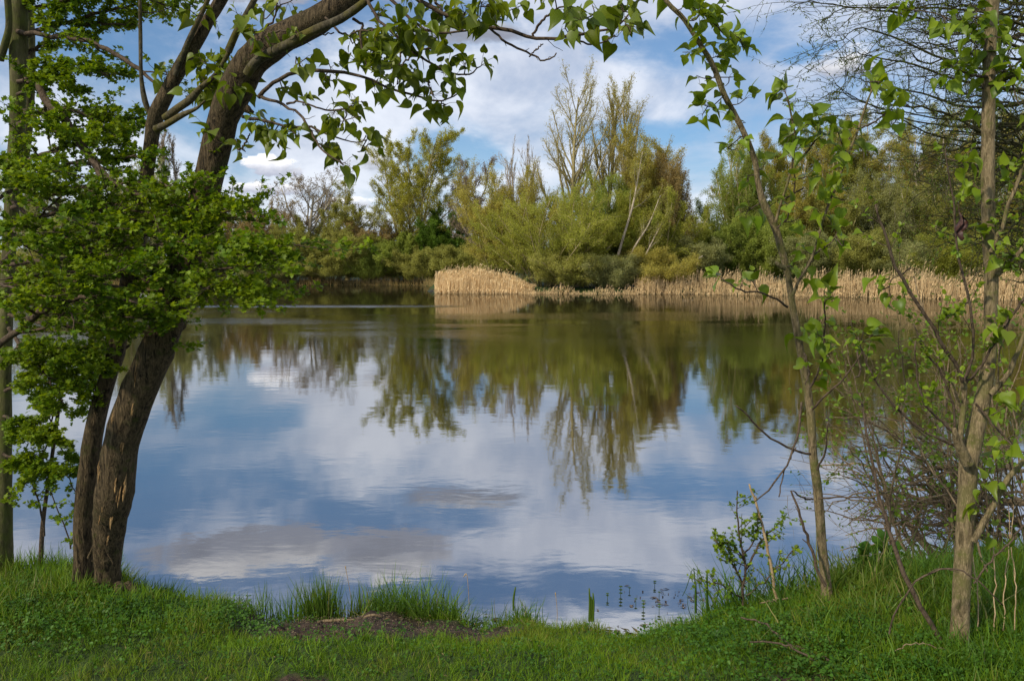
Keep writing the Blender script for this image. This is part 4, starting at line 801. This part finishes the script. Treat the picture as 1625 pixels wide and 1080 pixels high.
# ---- tangled thicket at the water's edge, lower right
def thicket(loc, label, paths, D, nb, nl, wcol, lcol, size, trop=.03, seed=3):
    root = thing('willow_thicket', loc, label, 'shrub', None); K = Near()
    for path in paths:
        tr = K.path(path, D + rng.normal(0, .25), D + rng.normal(0, .6), 18, 5, jit=.008)
        b = spawn(tr, nb, .15, 1, 40, 16, .34, .3, 6, .13, trop, .5, .0017); tubes(K.w, b[0], b[1], 4); c = spawn(b, 4, .2, 1, 40, 16, .5, .3, 5, .15, trop, .5, .0013); tubes(K.w, c[0], c[1], 3)
        if nl: leaves_on(K.lf, b, nl, OVL, size, .35, .2, .003); leaves_on(K.lf, c, nl, OVL, size, .35, .1, .003)
    K.w.obj('branches', wcol, root)
    if nl: K.lf.obj('crown', lcol, root)
paths = []
for i in range(32):
    bx = rng.uniform(1420, 1660); ex = bx + rng.uniform(-190, 60); ey = rng.uniform(430, 720)
    paths.append([(bx, 915 + rng.uniform(-10, 20), rng.uniform(3, 6)), (bx * .7 + ex * .3 + rng.uniform(-20, 20), 830, 3.6), (bx * .3 + ex * .7 + rng.uniform(-25, 25), 830 * .4 + ey * .6, 2.6), (ex, ey, 1.4)])
thicket((2.9, 5.2, .2), 'upright fresh-leaved willow thicket at the water edge around the pale trunk', paths, 5.0, 7, 3, M['twig_tan'], M['fresh'], .026)
paths = []
for i in range(30):
    ex = rng.uniform(1290, 1440); ey = rng.uniform(640, 900); bx = rng.uniform(1520, 1680); by = rng.uniform(780, 900)
    paths.append([(bx, by, rng.uniform(4, 9)), (bx * .66 + ex * .34, by * .7 + ey * .3 + rng.uniform(-50, 10), 4), (bx * .33 + ex * .67, by * .3 + ey * .7 + rng.uniform(-40, 10), 3), (ex, ey, 1.4)])
for path in ([(1640, 745, 7), (1560, 742, 8), (1510, 742, 8), (1470, 745, 7), (1440, 760, 5)], [(1560, 850, 16), (1520, 820, 14), (1490, 780, 11), (1465, 755, 8)], [(1500, 900, 14), (1450, 840, 11), (1420, 800, 8), (1380, 740, 4), (1300, 738, 2)], [(1640, 800, 10), (1560, 790, 8), (1450, 790, 6), (1380, 760, 3), (1320, 735, 2)]): paths.append(path)
thicket((3.1, 5.4, .2), 'low tangle of bare arching brown twigs over the water left of the pale trunk', paths, 5.3, 6, 1, M['twig_tan'], M['fresh'], .018, .0)

# ---- little hawthorn seedling at the bank
root = thing('hawthorn_seedling', (at(1178, 960, 4.0)[0], 4.0, .28), 'small leafy hawthorn seedling at the water edge left of the sapling', 'shrub')
K = Near()
for path in ([(1178, 970, 5), (1182, 900, 4), (1172, 840, 3), (1170, 778, 1.6)], [(1182, 930, 4), (1160, 890, 3), (1133, 855, 1.6)], [(1182, 905, 4), (1215, 850, 3), (1247, 820, 1.6)], [(1180, 950, 3), (1145, 928, 2.4), (1108, 920, 1.6)], [(1184, 945, 3), (1222, 912, 2.4), (1262, 868, 1.6)], [(1181, 890, 3), (1160, 860, 2.4), (1140, 868, 1.6)], [(1180, 880, 3), (1200, 850, 2), (1205, 822, 1.5)]):
    tr = K.path(path, 4.0, 3.9, 12, 5, jit=.004); b = spawn(tr, 11, .2, 1, 50, 14, .30, .3, 4, .15, .03, .5, .0012); tubes(K.w, b[0], b[1], 4)
    for q_, k in ((b, 9), (tr, 22)):
        pts, rad, L = q_; idx = np.repeat(np.arange(len(pts)), k); p_, d_, r_ = along(pts, rad, idx, .25 + .74 * rng.random(len(idx))); inst(K.lf, HAW, norm(rvec(len(idx)) + [0, 0, .3]), norm(rvec(len(idx)) * .6 + [0, -.3, 1]), p_ + rng.normal(0, .005, p_.shape), rng.uniform(.014, .026, len(idx)))
K.w.obj('branches', M['twig'], root); K.lf.obj('crown', M['haw_leaf'], root)

# ---- loose sticks, canes and stems
def stick(name, label, cat, path, D0, D1, mt, n=16, group=None):
    g = Geo(); p, r = px(path, D0, D1, n); p[1:-1] += rng.normal(0, .003, p[1:-1].shape); tubes(g, p, r, 7, .05)
    tr = (p[None], r[None], lens(p)); b = spawn(tr, 3, .3, .9, 40, 10, .10, .3, 3, .1, 0, .5, .001, taper=.6); tubes(g, b[0], b[1], 4)
    tag(g.obj(name, mt), label, cat, group)
stick('dead_stick', 'straight pale dead stem standing left of the sapling with a snapped tip', 'stem', [(1232, 948, 5), (1222, 895, 5), (1212, 840, 4.5), (1199, 795, 4), (1189, 768, 3)], 3.95, 3.9, M['dead'])
stick('dead_stick', 'brown dead stem crossing just in front of the sapling foot', 'stem', [(1310, 930, 5), (1296, 900, 5), (1282, 855, 5), (1268, 815, 4), (1255, 778, 3)], 3.7, 3.75, M['twig'])
stick('dead_stick', 'long brown stem leaning left from the grass beside the pale trunk', 'stem', [(1492, 1015, 8), (1453, 947, 8), (1425, 885, 7), (1408, 830, 6), (1394, 780, 5), (1378, 700, 4), (1368, 640, 3)], 3.25, 3.5, M['twig'])
stick('bramble_cane', 'long reddish cane rising to the right from the pale trunk foot', 'cane', [(1545, 925, 3), (1572, 890, 3), (1600, 860, 3), (1632, 825, 2.6)], 3.1, 3.1, M['twig'])
stick('bramble_cane', 'thin tan cane bowed low over the herbs beside the pale trunk', 'cane', [(1420, 1032, 1.6), (1440, 1022, 2), (1465, 1020, 2), (1500, 1030, 1.6)], 3.1, 3.1, M['twig_tan'])
stick('bramble_cane', 'brown cane arching over the grass across the pale trunk foot', 'cane', [(1411, 1005, 3), (1419, 969, 3), (1453, 922, 3), (1486, 906, 3), (1519, 903, 3), (1544, 915, 2.4), (1592, 960, 2)], 3.1, 3.0, M['twig'])
stick('fallen_twig', 'dark forked twig lying in the low leaves at the lower right', 'twig', [(1176, 979, 2.6), (1215, 990, 3.4), (1244, 1016, 4), (1280, 1032, 5), (1318, 1050, 5)], 3.45, 3.12, M['twig'])
stick('fallen_twig', 'thin reddish twig lying across the low leaves under the dark forked one', 'twig', [(1190, 1018, 2.4), (1240, 1020, 3), (1262, 1030, 3), (1292, 1048, 3)], 3.2, 3.1, M['twig'])
stick('fallen_twig', 'pale crooked twig at the bank top below the hawthorn seedling', 'twig', [(1205, 957, 2), (1222, 954, 2.6), (1238, 950, 2.6), (1256, 948, 2)], 3.85, 3.85, M['twig_tan'])
for x, s_, lab in ((1577, .0, 'straight straw stem rising right of the pale trunk foot'), (1592, 16, 'bent straw stem at the far right above the tall grass'), (1550, -14, 'straw stem leaning left across the foot of the pale trunk'), (1610, -10, 'outermost straw stem at the picture edge')):
    stick('dry_straw', lab, 'stem', [(x, 1000, 2), (x + 2, 930, 1.8), (x + s_ * .5, 880, 1.6), (x + s_, 800, 1.2)], 3.3, 3.5, M['dead'])

# ------------------------------------------------------------------ ground plants
def gh(x, y): return height(x, y)
g = Geo(); N = 330000
X = rng.uniform(-3.3, 3.9, N); Yb = rng.uniform(2.35, 5.6, N)
a, _ = land(X, Yb); keep = (a > .06) & (np.abs(X) < .70 * Yb + .15) & (Yb < 5.4)
pn = .5 + .5 * n2d(X * .9 + 3, Yb * 1.3); clump = .5 + .5 * n2d(X * 5.1, Yb * 6.3)
md = mud(X, Yb); edge = sstep(.55, .05, a)
keep &= rng.random(N) > np.minimum(1, md * 2.2) * .985
keep &= rng.random(N) < .45 + .55 * clump
X, Yb, pn, clump, md, edge, a = (q[keep] for q in (X, Yb, pn, clump, md, edge, a)); n = len(X)
lush = np.maximum(sstep(.7, 1.7, X + .35 * (Yb - 3.2)), sstep(-.9, -2.0, X - .3 * (Yb - 3.3)) * sstep(3.2, 3.8, Yb))
H = .028 + .02 * pn + .028 * clump + lush * (.03 + .06 * clump) + edge * .03 * clump; H *= rng.uniform(.6, 1.25, n); H *= 1 - .5 * sstep(0, .3, md)
dd = norm(np.stack([rng.normal(0, .42, n), rng.normal(0, .42, n), np.ones(n)], -1))
z = gh(X, Yb) - .012
tr = grow(np.stack([X, Yb, z], -1), dd, H, np.ones(n), 3, .16, -.10)
an = rng.uniform(0, math.pi, n); side = np.stack([np.cos(an), np.sin(an) * .5, np.zeros(n)], -1); w = (.0022 + .0012 * rng.random(n) + .0015 * lush)[:, None] * np.array([1, .95, .7, .12]); ribbons(g, tr[0], w, side)
for (xa, xb, ya, yb, cnt) in ((-6.5, -3.2, 2.2, 5.5, 26000), (3.8, 8.5, 2.2, 9.5, 60000), (-3.5, 4.0, 1.2, 2.5, 22000)):
    X = rng.uniform(xa, xb, cnt); Yb = rng.uniform(ya, yb, cnt); k = land(X, Yb)[0] > .06; X, Yb = X[k], Yb[k]; n = len(X)
    tr = grow(np.stack([X, Yb, gh(X, Yb) - .012], -1), norm(np.stack([rng.normal(0, .42, n), rng.normal(0, .42, n), np.ones(n)], -1)), rng.uniform(.05, .16, n), np.ones(n), 3, .16, -.10)
    an = rng.uniform(0, math.pi, n); ribbons(g, tr[0], np.full((n, 1), .0045) * np.array([1, .95, .7, .12]), np.stack([np.cos(an), np.sin(an) * .5, np.zeros(n)], -1))
tag(g.obj('lawn_grass', M['grass']), 'short dark green grass on the near bank', kind='stuff')

def tuft(g, x, y, n, sp, h0, h1, w0, lean=.25, stiff=.05, z0=None):
    X = x + rng.normal(0, sp, n); Y = y + rng.normal(0, sp * .7, n)
    a, _ = land(X, Y); ok = a > -.05; X, Y = X[ok], Y[ok]; n = len(X)
    if n == 0: return
    tr = grow(np.stack([X, Y, np.maximum(gh(X, Y), -.05) - .01], -1), norm(np.stack([rng.normal(0, lean, n), rng.normal(0, lean, n), np.ones(n)], -1)), rng.uniform(h0, h1, n), np.ones(n), 5, stiff, -stiff * .9)
    an = rng.uniform(0, math.pi, n); ribbons(g, tr[0], (w0 * rng.uniform(.6, 1.2, n))[:, None] * np.array([.8, 1, .95, .8, .5, .08]), np.stack([np.cos(an), np.sin(an) * .6, an * 0], -1))
# tall grass: right bank, left bank, lip
M['tall'] = leafmat('tall_grass', (.03, .095, .01), (.12, .225, .028), .35, .5, 1.5, .3, dry=(.33, .27, .12))
g = Geo()
for i in range(420):
    x = rng.uniform(1.1, 3.6); y = rng.uniform(2.9, 4.9 + max(0, x - 2.2) * .6)
    if rng.random() > sstep(.9, 2.1, x + .5 * (y - 3.6)): continue
    tuft(g, x, y, 12, .06, .06, .22, .005, .28, .13)
for i in range(110): tuft(g, rng.uniform(1.35, 2.7), rng.uniform(4.0, 4.6), 9, .04, .08, .2, .005, .16, .09)
for i in range(230):
    x = rng.uniform(1.15, 2.6); y = rng.uniform(2.75, 4.1)
    if x + .35 * (y - 3.2) > 1.35: tuft(g, x, y, 6, .045, .08, .22, .0058, .3, .12)
for (cx, cy, sx, sy, cnt, h0_, h1_) in ((1.45, 4.05, .16, .12, 44, .16, .38), (1.75, 4.0, .22, .15, 60, .16, .38), (2.15, 3.95, .22, .2, 60, .16, .38), (2.0, 3.5, .14, .12, 34, .14, .34), (2.4, 3.5, .2, .2, 60, .16, .38), (1.25, 4.2, .14, .08, 34, .16, .38), (2.6, 4.2, .3, .2, 40, .12, .3), (1.95, 3.05, .25, .12, 22, .08, .2), (1.2, 3.3, .2, .15, 10, .08, .16)):
    for _ in range(cnt): tuft(g, cx + rng.normal(0, sx), cy + rng.normal(0, sy), 4, .02, h0_, h1_, rng.uniform(.006, .010), .26, .16)
tag(g.obj('tall_grass', M['tall']), 'tall rank grass around the sapling and the pale trunk', kind='stuff')
g = Geo()
for i in range(210):
    x = rng.uniform(-3.2, -1.35); y = np.interp(x, NEAR[:, 0], NEAR[:, 1]) - rng.uniform(.0, .75) * sstep(-1.2, -2.2, x) - rng.uniform(.02, .25); tuft(g, x, y, 13, .06, .06, .20 if x < -2.2 else .13, .0042, .3, .14)
tag(g.obj('bank_grass', M['tall']), 'longer grass on the left bank round the poplar foot', kind='stuff')
g = Geo()
for i in range(620):
    x = rng.uniform(-2.6, 2.4); y = rng.uniform(2.75, 4.1)
    if mud(np.array([x]), np.array([y]))[0] < .1: tuft(g, x, y, int(rng.integers(8, 22)), .018, .045, rng.uniform(.07, .13), .0032, .38, .2)
tag(g.obj('lawn_tufts', M['grass']), 'coarser tussocks in the lawn', kind='stuff')
# the upright clump row between mud and water
TF = [(432, 40, .11, .26), (470, 80, .12, .32), (505, 90, .12, .32), (545, 80, .09, .26), (590, 80, .07, .20), (640, 140, .08, .30), (668, 140, .08, .33), (705, 100, .08, .24), (750, 90, .07, .22), (790, 80, .06, .20), (822, 70, .06, .20)]
TL = ['leftmost clump of stiff upright sedge beside the wet mud', 'tall stiff sedge clump second from the wet mud', 'stiff sedge clump with a dry straw stalk just left of centre', 'low grass clump left of the bushiest tuft', 'short grass clump behind the middle of the bare soil', 'bushiest grass tuft on the water edge', 'tallest bladed grass tuft on the water edge right of the bushiest', 'drooping grass tuft right of the tallest bladed one', 'grass tuft with bleached curled straw', 'small grass tuft right of the bleached straw', 'last small grass tuft at the right end of the clump row']
for (x, n, h0, h1), lab in zip(TF, TL):
    X = (x - CX) / F * 4.22; Yt = np.interp(X, NEAR[:, 0], NEAR[:, 1]) - .08; g = Geo(); st = x < 560
    for q in range(5): tuft(g, X + rng.normal(0, .05), Yt + rng.normal(0, .03), n // 2, .034, h0, h1, .0055, .12 if st else .35, .05 if st else .12)
    o = g.obj('grass_tuft', M['tall']); tag(o, lab, 'grass tuft', 'grass tufts along the near water edge')
for x, y0, y1, lab in ((549, 972, 903, 'single dry straw stalk in the sedge just left of centre'), (741, 972, 912, 'nodding bleached straw over the grass tufts'), (882, 985, 945, 'thin pale straw at the bare edge right of the tufts')):
    Xs = (x - CX) / F * 4.25; Ys = float(np.interp(Xs, NEAR[:, 0], NEAR[:, 1])) - .10; b0 = np.array([Xs, Ys, gz(Xs, Ys)]); tp = at(x, y1, Ys); g = Geo(); q = catmull([b0, (b0 + tp) / 2 + [.008, 0, 0], tp, tp + [-.02 if x == 741 else -.003, 0, -.012 if x == 741 else .02]], 12)
    tubes(g, q, np.array([.0016] * 8 + [.003, .004, .003, .0008]), 6); tag(g.obj('dry_straw', M['dead']), lab, 'straw')
# reed stubs at the edge
for xs_, y0, y1, lab in (((935, 938, 941), 985, 929, 'cluster of dark green reed stubs at the bare edge of the bank'), ((1104,), 972, 922, 'broken reed with a folded pale tip left of the seedling'), ((1122,), 972, 905, 'single upright green reed in front of the seedling'), ((815,), 968, 931, 'slanting dark reed at the right end of the tufts')):
    g = Geo()
    for x in xs_:
        p, r = px([(x, y0, 4), (x + (1 if len(xs_) > 1 else 0), (y0 + y1) / 2, 4), (x + (3 if y0 == 968 else 0), y1 + (rng.uniform(0, 20) if len(xs_) > 1 else 0), 2.5)], 4.05, 4.05, 6); tubes(g, p, r, 6)
        if x == 1104: p, r = px([(1103, 924, 2), (1100, 900, 1.4), (1090, 930, 1.2), (1083, 945, 1)], 4.05, n=8); tubes(g, p, r, 4); p, r = px([(1100, 901, 1.4), (1108, 906, 1.), (1114, 908, .8)], 4.05, n=5); tubes(g, p, r, 4)
    tag(g.obj('reed_stub', M['tall']), lab, 'reed', 'reeds standing at the near edge')

# herbs with small round leaves
def herbs(label, spots, n, h, size, mt):
    g = Geo(); cx = rng.choice(len(spots), n); sp = np.array(spots)[cx]; X = sp[:, 0] + rng.normal(0, 1, n) * sp[:, 2]; Y = sp[:, 1] + rng.normal(0, 1, n) * sp[:, 3]
    a, _ = land(X, Y); ok = (a > .03); X, Y = X[ok], Y[ok]; n = len(X); top = .5 + .5 * n2d(X * 4, Y * 5)
    base = np.stack([X, Y, gh(X, Y)], -1); tip = base + np.stack([rng.normal(0, .02, n), rng.normal(0, .02, n), h * (.25 + .75 * rng.random(n)) * (.4 + .8 * top)], -1)
    tubes(g, np.stack([base, (base + tip) / 2, tip], 1)[::3], np.full((len(base[::3]), 3), .0009), 3)
    k = 3; T = np.repeat(tip, k, 0) + rng.normal(0, .008, (n * k, 3)); inst(g, OVL, norm(rvec(n * k) * [1, 1, .5]), norm(rvec(n * k) * .5 + [0, -.2, 1]), T, size * rng.uniform(.5, 1.3, n * k))
    tag(g.obj('ground_cover', mt), label, kind='stuff')
herbs('low leafy herbs in front of the sapling and pale trunk', [(1.35, 3.35, .28, .2), (1.7, 3.6, .35, .25), (1.5, 3.0, .3, .15), (2.1, 3.2, .3, .2), (1.2, 3.75, .25, .15), (1.9, 3.95, .3, .2)], 8000, .09, .015, M['herb'])
herbs('leafy herbs on the left bank below the poplar', [(-2.0, 3.9, .3, .14), (-2.5, 3.8, .35, .2), (-1.75, 3.8, .25, .1), (-2.2, 3.5, .4, .15)], 6000, .08, .015, M['herb'])
herbs('scattered clover in the lawn', [(0, 3.2, 1.5, .4)], 2500, .03, .014, M['herb'])
# broad-leaved plants
for x, y, D, hh, lab in ((1375, 895, 4.2, .16, 'broad-leaved light green plant just right of the sapling'), (1405, 868, 4.3, .2, 'tall soft-leaved nettle plant behind the grass right of the sapling')):
    c = at(x, y + 40, D); c[2] = gz(c[0], c[1]); g = Geo()
    for k in range(5):
        s_ = grow((c + rng.normal(0, .03, 3) * [1, 1, 0])[None], norm(rng.normal(0, .12, (1, 3)) + [0, 0, 1]), np.array([hh * rng.uniform(.7, 1.4)]), np.array([.0018]), 5, .06, 0); tubes(g, s_[0], s_[1], 4); leaves_on(g, s_, 12, OVL, .055, .3, .3, .004)
    tag(g.obj('leafy_plant', M['herb']), lab, 'plant')

# ------------------------------------------------------------------ bits on the soil and the water
m, t = mat('litter'); out = t.n('ShaderNodeOutputMaterial'); rn = t.n('ShaderNodeNewGeometry').outputs['Random Per Island']; p_ = t.n('ShaderNodeBsdfPrincipled', ins={'Base Color': t.mix(rn, (.03, .02, .013), (.17, .12, .07)), 'Roughness': .8}); t.t.links.new(p_.outputs[0], out.inputs[0])
g = Geo(); n = 2600; X = rng.normal(-.75, .45, n); Y = rng.normal(3.98, .2, n); k = mud(X, Y) > .3; X, Y = X[k], Y[k]; n = len(X); nn = norm(rvec(n) * .4 + [0, 0, 1]); dr = norm(np.cross(nn, rvec(n)))
inst(g, DIA, dr, nn, np.stack([X, Y, gh(X, Y) + .003], -1), rng.uniform(.003, .013, n)); tag(g.obj('soil_litter', m), 'crumbs and leaf bits on the bare soil patch', kind='stuff')
for path, lab in (([(504, 1006, 5), (520, 996, 6), (545, 991, 5), (563, 993, 3)], 'pale worn root curving over the left of the bare soil'), ([(578, 989, 4), (592, 986, 5), (606, 990, 3)], 'short worn root arching in the middle of the bare soil')):
    g = Geo(); p, r = px(path, 4.0, 4.0, 12); p[:, 1] = [4.0 + .0 * q for q in range(12)]
    for q in range(12):
        d = ray(CX + F * p[q, 0] / p[q, 1], 0); 
    p[:, 2] = gh(p[:, 0], p[:, 1]) + r * .3 + .008 * np.sin(np.linspace(0, 3.1, 12)); tubes(g, p, r * .8, 8, .12); tag(g.obj('tree_root', M['twig_tan']), lab, 'root')
def onwater(x, y):
    d = ray(x, y); return CAM + d * (-CAM[2] / d[2])
WP = [(985, 945, 1.0, 'tallest whorled water plant poking from the water right of the reed stubs'), (964, 950, .5, 'small whorled water plant left of the tallest one'), (1009, 957, .4, 'small low water plant nearest the bank below the tallest'), (1021, 967, .9, 'second tallest whorled water plant close to the bank'), (1046, 970, .7, 'whorled water plant right of the second tallest near the bank'), (1039, 930, .5, 'outermost small whorled water plant on open water'), (999, 938, .3, 'tiny dark plant tip just right of the tallest water plant'), (1046, 945, .3, 'tiny plant tip left of the floating debris')]
for x, y, s_, lab in WP:
    c = onwater(x, y); g = Geo(); hh = .05 * s_ + .008; tubes(g, np.array([c - [0, 0, .03], c + [0, 0, hh]]), np.array([.0022, .0015]), 5)
    for lv in range(max(1, int(3 * s_ + .5))):
        k = 8; an = np.arange(k) * math.pi / 4 + lv * .3 + rng.normal(0, .1, k); inst(g, OVL, np.stack([np.cos(an), np.sin(an), np.full(k, .25)], -1), np.tile([0, 0, 1.], (k, 1)), np.tile(c + [0, 0, hh * (1 - lv * .36)], (k, 1)), np.full(k, .014 * (.7 + .3 * s_)))
    o = g.obj('water_plant', bl('deep')); tag(o, lab, 'water plant', 'whorled water plants in the shallows')
g = Geo(); n = 120; xx = rng.normal(1105, 60, n); yy = rng.normal(948, 11, n); P_ = np.array([onwater(a_, b_) for a_, b_ in zip(xx, yy)]); P_[:, 2] = .004
k = land(P_[:, 0], P_[:, 1])[0] < -.1; P_ = P_[k]; n = len(P_); inst(g, LAN, norm(np.stack([rng.normal(0, 1, n), rng.normal(0, 1, n), np.zeros(n)], -1)), np.tile([0, 0, 1.], (n, 1)) + rng.normal(0, .1, (n, 3)), P_, rng.uniform(.01, .05, n))
tag(g.obj('floating_litter', m), 'dead leaves and reed bits floating by the right bank', kind='stuff')

# a few dry blades lying in the lawn
g = Geo(); n = 420; X = rng.uniform(-2.6, 2.4, n); Y = rng.uniform(2.7, 4.2, n); k = land(X, Y)[0] > .08; X, Y = X[k], Y[k]; n = len(X); P_ = np.stack([X, Y, gh(X, Y) + rng.uniform(.01, .03, n)], -1)
inst(g, LAN, norm(rvec(n) * [1, 1, .3]), norm(rvec(n) * .5 + [0, 0, 1]), P_, rng.uniform(.006, .024, n) * np.where(rng.random(n) < .1, 1.6, 1)); tag(g.obj('lawn_litter', leafmat('dry_blade', (.13, .08, .035), (.34, .27, .13), .2, .7, 4, .1, (1, 1, 1))), 'small dry blades and leaf crumbs in the lawn', kind='stuff')

g = Geo(); n = 900; X = rng.uniform(-1.6, 2.0, n); Y = np.interp(X, NEAR[:, 0], NEAR[:, 1]) + rng.normal(.0, .07, n); P_ = np.stack([X, Y, np.maximum(gh(X, Y), 0) + .006], -1); a_ = rng.uniform(0, math.pi, n)
inst(g, LAN, np.stack([np.cos(a_), np.sin(a_) * .5, rng.normal(0, .12, n)], -1), norm(rvec(n) * .3 + [0, 0, 1]), P_, rng.uniform(.015, .075, n)); tag(g.obj('reed_litter', leafmat('wet_litter', (.03, .022, .012), (.20, .15, .08), .1, .6, 4, .2, (1, 1, 1))), 'wet dead blades and scraps along the muddy waterline', kind='stuff')
